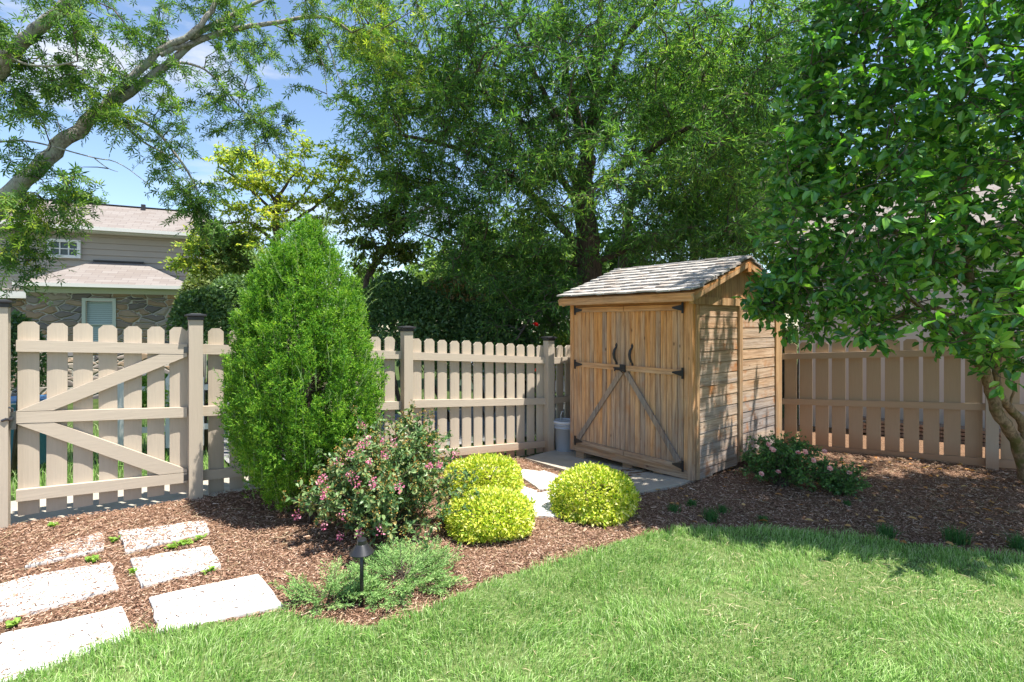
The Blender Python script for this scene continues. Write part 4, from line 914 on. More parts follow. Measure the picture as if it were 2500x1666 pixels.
# ================================================================== HEDGES AND FAR TREES
def shrub(kind, label, cat, c, r, m, n=5000, L=.05, W=.028, group=None, tpl='kite', m2=None, stem=True, rough=.22, gz=None):
    c = A(*c); r = A(*r); z0 = float(g(c[0], c[1])) if gz is None else gz
    t = thing(kind, label, cat, (c[0], c[1], z0), 0, group); off = A(c[0], c[1], z0)
    d = rs(n); d[:, 2] = np.where(d[:, 2] < -.35, -d[:, 2], d[:, 2])
    lob = rs(26); bumpv = np.zeros(n)
    for i in range(26): bumpv = np.maximum(bumpv, np.clip((d*lob[i]).sum(1)-.72, 0, 1)*rng.uniform(1.2, 3.4))
    rad = (.80 + rough*bumpv) * (1 - .45*rng.random(n)**2.2)
    B = c + d*r*rad[:, None]; B[:, 2] = np.maximum(B[:, 2], z0+.01)
    D = d*.7 + rs(n)*.8; Nn = d*.8 + rs(n)*.6 + A(0,0,.5); ls = rng.uniform(.7, 1.25, n)
    if m2:
        kk = m2[1](B); leaves('foliage', B[~kk], D[~kk], Nn[~kk], L*ls[~kk], W*ls[~kk], tpl, M[m], t, off); leaves('tinted_leaves', B[kk], D[kk], Nn[kk], L*ls[kk], W*ls[kk], tpl, M[m2[0]], t, off)
    else: leaves('foliage', B, D, Nn, L*ls, W*ls, tpl, M[m], t, off)
    if stem:
        mb = MB()
        for i in range(7):
            e = c + rs(1)[0]*r*.55; mb.tube([A(c[0], c[1], z0-.02)+A(*rng.normal(0, .02, 2), 0), (A(c[0], c[1], z0)+e)/2, e], [.02*r[2]+.004, .012*r[2]+.003, .004], 5)
        mb.build('stems', M['twig'], t, True, off)
    return t
hg_ = 'shrubs beyond the fence'
shrub('evergreen_shrub', 'tall dark evergreen shrub just right of the conical evergreen, beyond the fence', 'shrub', P(990,830,8.4), (.95,.8,1.15), 'hedge', 11000, .07, .042, hg_)
shrub('evergreen_shrub', 'dark evergreen shrub with bronze-tipped top, left of the big oak trunk', 'shrub', P(1100,850,9.0), (1.1,.8,1.25), 'hedge', 11000, .07, .042, hg_, m2=('hedge_warm', lambda B: (B[:, 2] > 1.9) & (rng.random(len(B)) < .5)))
shrub('evergreen_shrub', 'low dark shrub behind the fence pickets between the two dark-capped posts', 'shrub', P(1190,880,8.6), (.9,.7,.95), 'hedge', 9000, .07, .042, hg_)
shrub('evergreen_shrub', 'dark mounded shrub far behind the last fence post before the shed', 'shrub', P(1300,800,10.8), (1.3,.8,1.3), 'hedge', 10000, .09, .05, hg_)
shrub('evergreen_shrub', 'bright yellow-green shrub peeping over the fence beside the shed', 'shrub', P(1330,900,9.8), (.85,.5,.75), 'farleaf_y', 6000, .07, .035, hg_)
shrub('evergreen_shrub', 'pale green shrub to the right of the stone house corner', 'shrub', P(545,745,10.5), (.95,.7,1.0), 'hedge_pale', 9000, .08, .045, hg_)
shrub('evergreen_shrub', 'dark leafy shrub behind the fence post beside the gate', 'shrub', P(500,800,6.6), (.42,.35,.55), 'hedge', 6000, .05, .03, hg_)
shrub('evergreen_shrub', 'dark shrub rising behind the fence left of the conical evergreen', 'shrub', P(590,790,7.6), (.7,.5,.85), 'hedge', 8000, .06, .036, hg_)
shrub('evergreen_shrub', 'low green shrub seen through the right half of the gate', 'shrub', P(400,980,6.6), (.5,.35,.4), 'weed', 3500, .06, .03, hg_)
shrub('evergreen_shrub', 'small green shrub seen behind the latch side of the gate', 'shrub', P(30,900,5.2), (.3,.3,.6), 'hedge', 3500, .05, .03, hg_)
shrub('evergreen_shrub', 'yellow-green shrub beyond the corner of the beige building', 'shrub', P(1945,800,11.5), (1.1,.7,1.6), 'farleaf_y', 6000, .09, .05, hg_)
def fartree(label, u, v, Z, ru, rv, m, n=120, L=.2, per=9):
    c = P(u, v, Z); b0_ = A(c[0], c[1], -.35); rz2 = rv/1250*Z
    C = blobs([(u, v, ru*.8, rv*.85, Z, ru/1250*Z*.6), (u-ru*.45, v+rv*.3, ru*.5, rv*.5, Z, ru/1250*Z*.4), (u+ru*.45, v+rv*.2, ru*.5, rv*.5, Z, ru/1250*Z*.4)], n)
    lim = [([b0_, c+A(.1,0,-rz2*.6), c+A(-.1,0,0), c+A(.1,0,rz2*.6)], .02*Z*.6, .03)]
    for i in range(4): a = rng.uniform(-1, 1); lim.append(([c+A(0,0,-rz2*.5+i*.2*rz2), c+A(a*.5*ru/1250*Z, 0, -rz2*.2+i*.2*rz2), c+A(a*ru/1250*Z*.8, .2, i*.25*rz2)], .06, .02))
    tree('background_tree', label, 'tree', b0_, lim, C, m, 'kite', L, L*.5, 'bark_dark', 'trees in the background', per=per, ln=L*3.2, nl=9, rbr=.02, droop=.2, spread=.9, aniso=(1,1,.6), sides=7)
fartree('distant tree showing above the house roof at left', 205, 505, 27, 60, 42, 'farleaf', 60, .16)
fartree('hazy distant tree left of the conical evergreen top', 560, 640, 24, 95, 110, 'farleaf', 110, .2)
fartree('distant green tree between the conical evergreen and the oak', 905, 720, 20, 80, 100, 'farleaf', 90, .2)
fartree('background tree low behind the oak, left of its trunk', 1200, 640, 15, 210, 140, 'farleaf', 200, .17)
fartree('bright green background tree low behind the shed roof', 1480, 660, 15, 180, 120, 'farleaf', 170, .17)
fartree('sunlit yellow-green tree filling the gap between oak and glossy tree', 1900, 470, 12.5, 230, 210, 'farleaf_y', 230, .13)
fartree('tall background tree behind the glossy tree at the right', 2330, 430, 15, 260, 260, 'farleaf', 200, .17)
fartree('distant tree at the far right edge beyond the beige building', 2750, 500, 16, 220, 240, 'farleaf', 90, .2)
fartree('distant tree beyond the left end of the house', -150, 600, 20, 140, 180, 'farleaf', 70, .2)
fartree('sunlit background tree with light foliage high behind the oak crown', 1690, 250, 14, 170, 170, 'farleaf_y', 110, .15)

# ================================================================== CONICAL EVERGREEN
Cc = A(-1.635, 4.05, float(g(-1.675, 4.05)))
ct = thing('conical_evergreen', 'bright green conical evergreen standing before the fence', 'evergreen', tuple(Cc))
prof_z = [.10,.25,.45,.75,1.0,1.25,1.5,1.75,1.95,2.1,2.22]; prof_r = [.17,.35,.48,.54,.55,.51,.44,.36,.27,.17,.07]
# flame-shaped sprays: each is a bundle of small feathery shoots
FB = []; FD_ = []; S0 = []; S1 = []
def flames(n, zr, rr, L, width, nsh, nn, nl, seed):
    fz = rng.uniform(zr[0], zr[1], n*3); k = rng.random(n*3) < (np.interp(fz, prof_z, prof_r)/.62)*.9 + .1; fz = fz[k][:n]; n = len(fz); th = np.arange(n)*2.39996 + rng.normal(0, .25, n)
    for i in range(n):
        R0 = np.interp(fz[i], prof_z, prof_r)*rng.uniform(*rr); o_ = A(math.cos(th[i]), math.sin(th[i]), 0); l = L*rng.uniform(.7, 1.3)*(.6+.4*np.interp(fz[i], prof_z, prof_r)/.6)
        l = min(l, max(.14, 2.33-fz[i])); b = Cc + o_*R0*.88 + A(0,0,fz[i]-l*.45); R1 = np.interp(fz[i]+l*.5, prof_z, prof_r)*rng.uniform(.9, 1.08)
        tipp = Cc + o_*max(R1, .02) + A(0,0,fz[i]+l*.55) + rng.normal(0, .02, 3); ax = unit(tipp-b); l = np.linalg.norm(tipp-b)
        S0.append(b); S1.append(b+ax*l*.95)
        s = rng.random(nsh)**.85; q = rs(nsh); q = unit(q - ax*(q@ax)[:, None]); wd = width*(.25+.75*np.sin(np.pi*np.clip(s*.8+.18, 0, 1)))*(1-s*.55)
        sb = b + ax*(s*l)[:, None] + q*(wd*rng.uniform(.3, 1, nsh))[:, None]*.55; sd = unit(ax*1.0 + q*.75 + rs(nsh)*.25); sl = rng.uniform(.035, .075, nsh)
        t_ = rng.random((nsh, nn)); e = rs(nsh*nn).reshape(nsh, nn, 3)
        FB.append((sb[:, None] + sd[:, None]*(sl[:, None]*t_)[..., None]).reshape(-1, 3)); FD_.append((sd[:, None]*.85 + e*.85).reshape(-1, 3))
flames(240, (.18, 2.1), (.82, 1.09), .46, .088, 60, 13, .03, 1)
flames(190, (.1, 1.85), (.5, .86), .40, .11, 30, 12, .03, 2)
flames(130, (.1, 1.8), (.05, .5), .40, .14, 30, 10, .03, 3)
for i in range(26):
    a_ = rng.uniform(0, 6.283); r_ = .10*rng.random(); b = Cc + A(r_*math.cos(a_), r_*math.sin(a_), rng.uniform(1.55, 2.0)); l = rng.uniform(.25, .42)*(1-r_*2.5); ax = unit(A(0,0,1)+rng.normal(0, .06, 3)); nsh = 50
    s = rng.random(nsh); q = rs(nsh); q = unit(q - ax*(q@ax)[:, None]); sb = b + ax*(s*l)[:, None] + q*(.05*(1-s*.75))[:, None]; sd = unit(ax + q*.5 + rs(nsh)*.2); sl = rng.uniform(.035, .07, nsh); t_ = rng.random((nsh, 12)); e = rs(nsh*12).reshape(nsh, 12, 3)
    FB.append((sb[:, None] + sd[:, None]*(sl[:, None]*t_)[..., None]).reshape(-1, 3)); FD_.append((sd[:, None]*.85 + e*.85).reshape(-1, 3)); S0.append(b); S1.append(b+ax*l)
FB = np.concatenate(FB); FD_ = np.concatenate(FD_); nf = len(FB); print('cypress', nf)
leaves('foliage', FB, FD_, rs(nf), .022*rng.uniform(.6, 1.3, nf), .0068, 'kite', M['cypress'], ct, Cc)
mb = MB(); mb.tube([Cc-A(0,0,.05), Cc+A(.02,.0,.6), Cc+A(0,0,1.3), Cc+A(0,0,2.1)], [.05,.04,.03,.01], 8)
for i in range(60):
    z_ = rng.uniform(.08, 1.9); th = rng.uniform(0, 6.28); r_ = float(np.interp(z_+.25, prof_z, prof_r))*.8
    mb.tube([Cc+A(0,0,z_), Cc+A(r_*.6*math.cos(th), r_*.6*math.sin(th), z_+.08), Cc+A(r_*math.cos(th), r_*math.sin(th), z_+.28)], [.012,.008,.003], 5)
mb.build('trunk', M['bark_dark'], ct, True, Cc)
# long pale wisps
wb = []; wd = []; wl = []
W0 = []; W1 = []
for i in range(46):
    z_ = rng.choice([rng.uniform(1.85, 2.15), rng.uniform(.6, 1.9)], p=[.4, .6]); th = rng.uniform(0, 6.28) if z_ > 1.85 else rng.choice([rng.uniform(-1.2, .3), rng.uniform(2.8, 4.4), rng.uniform(3.9, 5.5)])
    r_ = float(np.interp(z_, prof_z, prof_r))*.95; p = Cc + A(r_*math.cos(th), r_*math.sin(th), z_); d = unit(A(math.cos(th)*.55, math.sin(th)*.55, 1)+rng.normal(0, .15, 3)); l = rng.uniform(.12, .3)
    for s in range(5):
        q = p + d*l/5; W0.append(p); W1.append(q)
        for j in range(7): wb.append(p + (q-p)*rng.random()); wd.append(d + rng.normal(0, .35, 3))
        p = q; d = unit(d + rng.normal(0, .12, 3))
leaves('wisps', np.array(wb), np.array(wd), rs(len(wb)), .022, .004, 'kite', M['wisp'], ct, Cc); sticks('twigs', np.concatenate([np.array(S0), np.array(W0)]), np.concatenate([np.array(S1), np.array(W1)]), .0025, .0015, M['wisp'], ct, Cc)

# ================================================================== GOLDEN BUSHES
def golden(label, u, v, Z, r, h, n=9000):
    c = P(u, v, Z); z0 = float(g(c[0], Z)); off = A(c[0], Z, z0)
    t = thing('golden_bush', label, 'bush', tuple(off), 0, 'rounded golden bushes')
    zs = h*.48; d = rs(n); ln = rs(34)
    bumpv = np.zeros(n)
    for i in range(34): bumpv = np.maximum(bumpv, np.clip((d*ln[i]).sum(1)-.80, 0, 1)*rng.uniform(.3, 1.1))
    rad = (.90 + bumpv)*(1-.34*rng.random(n)**1.7)
    hp = rng.random(n) < .08; rad[hp] *= rng.uniform(1.02, 1.10, hp.sum()); bare_ = unit(rs(3)*A(1,1,.3)+A(0,-.6,0)); 
    for q_ in bare_: rad *= 1-.16*np.clip(((d*q_).sum(1)-.86)/.14, 0, 1)
    zc = h*.36; up_ = d[:, 2] > 0; pz = np.where(up_, 2.1, 4.0); hm_ = (1-np.abs(d[:, 2])**pz)**(1/pz); hd = unit(d*A(1,1,0))
    B = A(c[0], Z, z0+zc) + (hd*A(r, r, 0)*hm_[:, None] + A(0,0,1)*(d[:, 2]*np.where(up_, h-zc, zc))[:, None])*rad[:, None]; B[:, 2] = np.where(B[:, 2] < z0+.015, z0+.015+rng.random(n)*.05, B[:, 2])
    D = d*.75 + rs(n)*.75 + A(0,0,.25); Nn = d + rs(n)*.8 + A(0,0,.4)
    q = rs(60); q[:, 2] = np.abs(q[:, 2])*.9; SB = []; SDr = []
    for q_ in q:
        o_ = A(c[0], Z, z0+zc) + q_*A(r, r, h-zc)*.97; d_ = unit(q_ + A(0,0,.7) + rs(1)[0]*.4); l_ = rng.uniform(.02, .06)
        for s_ in range(9): SB.append(o_+d_*l_*s_/8); SDr.append(d_*.5+rs(1)[0]*.8)
    B = np.concatenate([B, np.array(SB)]); D = np.concatenate([D, np.array(SDr)]); Nn = np.concatenate([Nn, rs(len(SB))+A(0,0,.5)]); n = len(B)
    leaves('foliage', B, D, Nn, .029*rng.uniform(.55, 1.3, n), .015*rng.uniform(.8, 1.2, n), 'kite', M['gold'], t, off)
    mb = MB()
    for i in range(40):
        q = rs(1)[0]; q[2] = abs(q[2]); mb.tube([off, off + q*A(r,r,h)*.45 + A(0,0,.02), off + q*A(r,r,h)*.85], [.006,.004,.002], 4)
    mb.build('stems', M['twig'], t, True, off)
golden('golden rounded bush at the back, touching the pink-flowered bush', 1180, 1170, 4.42, .325, .325, 9500)
golden('golden bush at the front of the pair, nearest the lawn', 1197, 1260, 3.72, .32, .245, 10500)
golden('golden rounded bush on its own, right of the white slabs', 1448, 1220, 4.05, .325, .335, 10500)

# ================================================================== CRAPE MYRTLE (pink)
def flowering(kind, label, cat, base, r, h, nst, leafm, L, W, blooms, bm, seedn=0, lopsided=(0,0), lper=26, sub=3, petal=.012, bloomr=.03, perb=60, rose=False):
    base = A(*base); t = thing(kind, label, cat, tuple(base)); mb = MB(); B = []; D = []; tips = []
    for i in range(nst):
        q = rng.random(2); th = q[0]*6.283; el = q[1]**.55; out = A(math.cos(th), math.sin(th), 0)
        tip = base + out*A(r, r, 0)*math.sqrt(1-(el*.94)**2)*rng.uniform(.6, 1.0) + A(lopsided[0]*el, lopsided[1]*el, h*(.12+.86*el)*rng.uniform(.8, 1.03))
        mid = base + (tip-base)*A(.45, .45, .6) + rng.normal(0, .02, 3); pts = smooth_path([base+A(*rng.normal(0, .03, 2), 0), mid, tip], 2)
        mb.tube(pts, [.005-.0038*k_/(len(pts)-1) for k_ in range(len(pts))], 4); tips.append(tip)
        for s in range(sub):
            a = pts[int(len(pts)*rng.uniform(.35, .8))]; e = a + unit(rs(1)[0] + unit(tip-base)*1.0)*rng.uniform(.08, .2)*r*1.7; mb.tube([a, e], [.0022, .001], 3); tips.append(e)
            for k_ in range(lper//2): f = rng.uniform(.1, 1.05); B.append(a+(e-a)*f); D.append(unit(e-a)*.4+rs(1)[0])
        for k_ in range(lper): f = rng.uniform(.3, 1.0); j = f*(len(pts)-1); j0 = int(min(j, len(pts)-2)); B.append(pts[j0]+(pts[j0+1]-pts[j0])*(j-j0)); D.append(unit(pts[j0+1]-pts[j0])*.3+rs(1)[0])
    mb.build('stems', M['twig'], t, True, base); B = np.array(B); B += rng.normal(0, .008, B.shape); B[:, 2] = np.maximum(B[:, 2], base[2]+.01)
    n_ = len(B); leaves('foliage', B, np.array(D), rs(n_)*.7+A(0,0,.8), L*rng.uniform(.6, 1.25, n_), W*rng.uniform(.7, 1.2, n_), 'oval' if not rose else 'kite', M[leafm], t, base)
    tpa = np.array(tips); used = set()
    for p_ in blooms:
        if not rose or len(blooms) > 3:
            pu, pv = p_[0]/p_[1], (p_[2]-CAMZ)/p_[1]; sc = np.hypot(tpa[:, 0]/tpa[:, 1]-pu, (tpa[:, 2]-CAMZ)/tpa[:, 1]-pv) + .10*(tpa[:, 1]-(base[1]-r))
            for j_ in np.argsort(sc):
                if j_ not in used: used.add(j_); break
            Zb = min(tpa[j_][1]-.03, base[1]); tpz = A(pu*Zb, Zb, CAMZ+pv*Zb); p_ = tpz*.6+tpa[j_]*.4 + A(0,-.02,.01)
        if not rose:
            k_ = int(perb*rng.uniform(.5, 1.2)); br_ = bloomr*rng.uniform(.7, 1.3); q = rs(k_)*(rng.random((k_, 1))**.5)*A(br_, br_, br_*1.35)
            leaves('bloom', p_+q, q+rs(k_)*.02, rs(k_), petal*rng.uniform(.7, 1.3, k_), petal, 'kite', M[bm], t, base)
        else:
            up = unit(A(-.1,-.75,.65)+rng.normal(0, .3, 3)); a = unit(np.cross(up, A(1,.2,0))); c_ = np.cross(up, a); BB = []; DD = []
            for ring_, (cnt, tl) in enumerate(((7,.25),(6,.6),(5,1.1),(4,2.2))):
                for i in range(cnt): ph = 6.283*(i+.5*ring_)/cnt + rng.normal(0, .1); o_ = a*math.cos(ph)+c_*math.sin(ph); BB.append(p_+o_*.002); DD.append(o_+up*tl)
            leaves('bloom', np.array(BB), np.array(DD), np.tile(up, (len(BB), 1)), bloomr*rng.uniform(.85, 1.1, len(BB)), bloomr*.9, 'oval', M[bm], t, base)
    if seedn:
        tp_ = np.array(tips); kk = rng.permutation(len(tp_))[:seedn]; c_ = np.repeat(tp_[kk], 22, 0); q = rs(len(c_))*A(.018,.018,.03)
        leaves('buds', c_+q, q+rs(len(c_))*.01, rs(len(c_)), .009, .008, 'kite', M['seed'], t, base)
    return t, np.array(tips)
cb0 = PG(935, 1322); cb0 = A(cb0[0], 3.60, float(g(cb0[0], 3.6)))
bl_px = [(888,1038,3.6),(893,1062,3.6),(728,1272,3.35),(800,1290,3.3),(788,1215,3.45),(795,1160,3.5),(830,1128,3.5),(850,1110,3.5),(858,1165,3.4),(872,1170,3.4),(930,1075,3.6),(965,1075,3.6),(945,1105,3.5),(895,1128,3.45),(1060,1090,3.75),
  (1110,1115,3.9),(1080,1125,3.8),(975,1190,3.4),(780,1175,3.5),(907,1178,3.35),(835,1250,3.3),(827,1310,3.25),(886,1303,3.25),(925,1302,3.25),(1055,1145,3.7),(885,1080,3.6),(790,1198,3.45)]
_, tips = flowering('crape_myrtle', 'pink-flowering bush with bronze buds in front of the conical evergreen', 'bush', cb0, .64, .80, 135, 'crape', .038, .022, [P(u, v, z) for u, v, z in bl_px], 'pink', 420, lper=28, sub=4, bloomr=.026, perb=38, petal=.011)
rb0 = PG(1925, 1196); rb0 = A(rb0[0], 4.72, float(g(rb0[0], 4.72)))
rpx = [(1872,1080,4.5),(1881,1092,4.45),(1882,1096,4.4),(1945,1112,4.35),(1958,1104,4.4),(1980,1122,4.4),(2007,1108,4.5),(2018,1140,4.45),(1856,1156,4.3),(1899,1156,4.25),(2088,1152,4.5)]
flowering('rose_bush', 'low bush with small salmon-pink roses at the shed corner', 'bush', rb0, .46, .47, 80, 'rose_leaf', .030, .018, [P(u, v, z+.0) for u, v, z in rpx], 'petal', 0, lper=34, sub=4, bloomr=.023, rose=True)
rb1 = PG(2040, 1205); rb1 = A(rb1[0]+.02, 4.60, float(g(rb1[0], 4.6)))
flowering('rose_bush', 'lower sprawling green bush joined to the right side of the salmon rose bush', 'bush', rb1, .34, .27, 45, 'rose_leaf', .028, .017, [], 'petal', 0, lper=30, sub=3, rose=True)
# red roses beyond the fence
rr0 = P(1310, 1000, 7.3); rr0 = A(rr0[0], 7.3, float(g(rr0[0], 7.3)))
flowering('rose_bush', 'spindly rose with red blooms beyond the fence, left of the shed', 'bush', rr0, .28, 1.75, 14, 'rose_leaf', .04, .024, [P(1307,795,7.2), P(1313,906,7.0)], 'redpetal', 0, lper=14, sub=2, bloomr=.05, rose=True)

# ================================================================== LOW JUNIPER
def juniper(label, cpx, ext, n, seedh=.12):
    c = PG(*cpx); t = thing('creeping_juniper', label, 'ground cover shrub', tuple(c), 0, 'creeping junipers'); B = []; D = []; S0 = []; S1 = []
    for i in range(n):
        th = rng.uniform(0, 6.283); f = rng.random()**.6; o = A(math.cos(th)*ext[0], math.sin(th)*ext[1], 0); st = c + o*f*.7; st[2] = float(g(st[0], st[1])) + seedh*(1-f*.7)*rng.uniform(.2, 1)
        d = unit(A(o[0], o[1], 0)/max(ext)*.9 + A(.1, -.05, rng.uniform(.05, .6)) + rs(1)[0]*.4); l = rng.uniform(.10, .19); sd_ = unit(np.cross(d, A(0,0,1)+rs(1)[0]*.5)); S0.append(st-d*.05); S1.append(st+d*l)
        for s in range(15):
            q = .1+.9*s/14; sg = 1 if s % 2 else -1; bd = unit(d*.8 + sd_*sg*.75 + rs(1)[0]*.2); bl_ = (.045*(1-q*.75)+.01)*rng.uniform(.7, 1.2)
            for k_ in range(6): B.append(st + d*l*q + bd*bl_*k_/5); D.append(bd*.9 + rs(1)[0]*.55)
    n_ = len(B); leaves('foliage', np.array(B), np.array(D), rs(n_), .017*rng.uniform(.7, 1.3, n_), .005, 'kite', M['juniper'], t, c); sticks('stems', np.array(S0), np.array(S1), .003, .001, M['twig'], t, c)
juniper('low spreading green juniper to the right of the path light', (985, 1420), (.29, .31), 170, .07)
juniper('smaller tuft of creeping juniper to the left of the path light', (805, 1462), (.23, .11), 60, .045)

# ================================================================== TUFTS, WEEDS, LEAVES, CHIPS, GRASS
def blades(name, Pb, H, W, m, parent=None, off=None, lean=.5, leandir=None, curl=.5):
    n = len(Pb); th = rng.uniform(0, 6.283, n); s = np.stack([np.cos(th), np.sin(th), 0*th], 1)
    ph = rng.uniform(0, 6.283, n); b = np.stack([np.cos(ph), np.sin(ph), 0*ph], 1)*(lean*rng.random(n)**1.2)[:, None]
    if leandir is not None: b = b + leandir
    H = np.asarray(H)[:, None]; W = np.asarray(W)[:, None]; up = A(0,0,1)
    mid = Pb + (up*.62 + b*.35)*H; tip = Pb + (up*(1-.28*np.linalg.norm(b, axis=1, keepdims=True)) + b*(1+curl*.4))*H
    V = np.stack([Pb-s*W/2, Pb+s*W/2, mid+s*W*.42, mid-s*W*.42, tip], 1).reshape(-1, 3)
    loops = (np.arange(n)[:, None]*5 + np.array([0,1,2,3,3,2,4])[None]).ravel(); tot = np.tile([4, 3], n); st = np.concatenate([[0], np.cumsum(tot)[:-1]])
    return mesh_np(name, V, loops, st, tot, M[m], parent, False, off)
def tuft(u, v, sz, label):
    c = PG(u, v); n = int(60+60*sz); Pb = np.repeat(c[None], n, 0) + rng.normal(0, .02*sz, (n, 3))*A(1,1,0)
    o = blades('grass_tuft', Pb, rng.uniform(.05, .10, n)*sz, np.full(n, .0045), 'liriope', None, c, 1.3); o.location = c
    tag(o, label, 'grass tuft', 'dark green grass tufts in the mulch')
for a in ((1735,1272,1.2,'largest dark grass tuft in the mulch, just above the tip of the lawn'),(1765,1252,.8,'small grass tuft directly behind the largest tuft at the lawn tip'),(1645,1250,.8,'small grass tuft nearest the right-hand golden bush'),
          (1688,1236,.7,'tiny grass tuft beside the front corner of the shed'),(2165,1312,1.2,'grass tuft at the lawn edge below the sprawling rose'),(2335,1328,1.5,'wide grass tuft at the lawn edge under the glossy tree'),(2490,1345,1.4,'grass tuft at the right edge of the picture'),
          (1862,1276,.7,'thin upright grass tuft at the lawn edge in front of the rose bush'),(2070,1235,.6,'small tuft right of the rose bush in the shade')): tuft(*a)
def weed(u, v, sz, label):
    c = PG(u, v); n = int(26*sz); th = rng.uniform(0, 6.283, n); Dn = np.stack([np.cos(th), np.sin(th), rng.uniform(.2, .9, n)], 1)
    Pb = np.repeat(c[None], n, 0) + rng.normal(0, .012*sz, (n, 3))*A(1,1,0) + A(0,0,.012)*rng.uniform(0, 2, (n, 1))
    o = leaves('weed', Pb, Dn, np.tile(A(0,0,1.), (n, 1))+rs(n)*.3, rng.uniform(.018, .035, n), .016, 'oval', M['weed'], None, c); o.location = c
    tag(o, label, 'weed', 'small bright weeds between the slabs')
for a in ((128,1288,1.0,'small weed by the foot of the gate'),(228,1372,1.4,'weed between the two left-hand stone slabs'),(445,1333,1.8,'weed cluster between the shaded slab and the chip-dotted slab'),(418,1340,1.0,'small weed left of the weed cluster'),
          (487,1321,.9,'tiny weed on the shade edge near the evergreen'),(325,1402,.8,'weed at the left corner of the chip-dotted slab'),(512,1400,.8,'weed at the near right corner of the chip-dotted slab'),(35,1532,1.0,'weed above the lower left corner slab'),(278,1325,.8,'weed left of the shaded slab')): weed(*a)
# bark chips
def chips(name, X, Y, Z, L, W, m, kind='stuff', tilt=.28):
    n = len(X); c = np.stack([X, Y, Z], 1); th = rng.uniform(0, math.pi*2, n); d = unit(np.stack([np.cos(th), np.sin(th), rng.normal(0, tilt, n)], 1)); s = unit(np.cross(d, A(0,0,1)+rs(n)*.35)); nr = np.cross(s, d)
    L = L[:, None]; W = W[:, None]
    V = np.stack([c-d*L/2-s*W/2-nr*W*.2, c-d*L/2*.9+nr*W*.22, c-d*L/2+s*W/2-nr*W*.2, c+d*L/2*.9-s*W/2*.8-nr*W*.2, c+d*L/2+nr*W*.22, c+d*L/2*.85+s*W/2*.8-nr*W*.2], 1).reshape(-1, 3)
    f = np.array([[0,3,4,1],[1,4,5,2]]); loops = (np.arange(n)[:, None, None]*6 + f[None]).ravel()
    o = mesh_np(name, V, loops, np.arange(2*n)*4, np.full(2*n, 4), M[m]); return tag(o, None, None, kind=kind)
def sample(n, x0, x1, y0, y1, poly, dens=None):
    X = rng.uniform(x0, x1, n); Y = rng.uniform(y0, y1, n); k = in_poly(X, Y, poly)
    if dens is not None: k &= rng.random(n) < dens(X, Y)
    return X[k], Y[k]
pav_polys = [[tuple(q[:2]) for q in ps] for ps in PAV]; slab_poly = [tuple(p[:2]) for p in slab_pts]
X, Y = sample(820000, -4.6, 7.2, 1.8, 8.0, YARD, lambda x, y: np.where(np.abs(x) < y*1.12+.4, np.clip(3.0/y, 0, 1)**1.6, 0))
k = ~in_poly(X, Y, LAWN)
for pq in pav_polys+[slab_poly]:
    a = np.array(pq); cc = a.mean(0); k &= ~(in_poly(X, Y, [tuple(cc+(q-cc)*.955) for q in a]) | (in_poly(X, Y, pq) & (rng.random(len(X)) < .6)))
k &= ~((np.abs(X-1.9) < .9) & (Y > 6.9)); X, Y = X[k], Y[k]; n = len(X); print('chips', n)
chips('mulch', X, Y, g(X, Y)+rng.uniform(.0, .014, n), rng.uniform(.007, .026, n)*(1+1.5*(rng.random(n) < .05)), rng.uniform(.002, .0058, n), 'chip')
XX = []; YY = []; ZZ = []
for pq, dn in zip(pav_polys+[slab_poly], (800,800,800,450,180,110,150,80,60,70,60)):
    a = np.array(pq); X, Y = sample(int(dn*3), a[:,0].min(), a[:,0].max(), a[:,1].min(), a[:,1].max(), pq)
    ex = rng.random(len(X)) < .9; XX.append(X[ex]); YY.append(Y[ex])
X = np.concatenate(XX); Y = np.concatenate(YY); n = len(X)
chips('scattered_chips', X, Y, g(X, Y)+np.where(in_poly(X, Y, slab_poly), .0245, .0225), rng.uniform(.006, .026, n), rng.uniform(.002, .006, n), 'chip', tilt=.05)
X, Y = sample(5200, -4, 6.5, 2.2, 6.8, YARD, lambda x, y: np.where(np.abs(x) < y*1.1+.3, .5, 0)); k = ~in_poly(X, Y, LAWN) & ~in_poly(X, Y, slab_poly)
for pq in pav_polys: k &= ~in_poly(X, Y, pq)
X, Y = X[k], Y[k]; n = len(X); chips('pine_straw', X, Y, g(X, Y)+.018, rng.uniform(.03, .11, n), rng.uniform(.0015, .003, n), 'straw', tilt=.06)
X, Y = sample(5000, -4, 6.5, 2.2, 6.8, YARD, lambda x, y: np.where(np.abs(x) < y*1.1+.3, .3, 0)); k = ~in_poly(X, Y, LAWN) & ~in_poly(X, Y, slab_poly)
for pq in pav_polys: k &= ~in_poly(X, Y, pq)
X, Y = X[k], Y[k]; n = len(X); chips('bark_nuggets', X, Y, g(X, Y)+.014, rng.uniform(.025, .06, n), rng.uniform(.008, .016, n), 'chip', tilt=.15)
# fallen leaves
X, Y = sample(900, .3, 6, 3.2, 6.2, YARD, lambda x, y: np.where((x > 1.2) | (rng.random(len(x)) < .1), .35, 0)); k = ~in_poly(X, Y, LAWN) & ~in_poly(X, Y, slab_poly); X, Y = X[k], Y[k]; n = len(X)
th = rng.uniform(0, 6.283, n); o = leaves('fallen_leaves', np.stack([X, Y, g(X, Y)+.02], 1), np.stack([np.cos(th), np.sin(th), rng.normal(0, .2, n)], 1), rs(n)*.5+A(0,0,1), rng.uniform(.03, .07, n), .028, 'oval', M['dead'], None, A(0,0,0)); tag(o, None, None, kind='stuff')
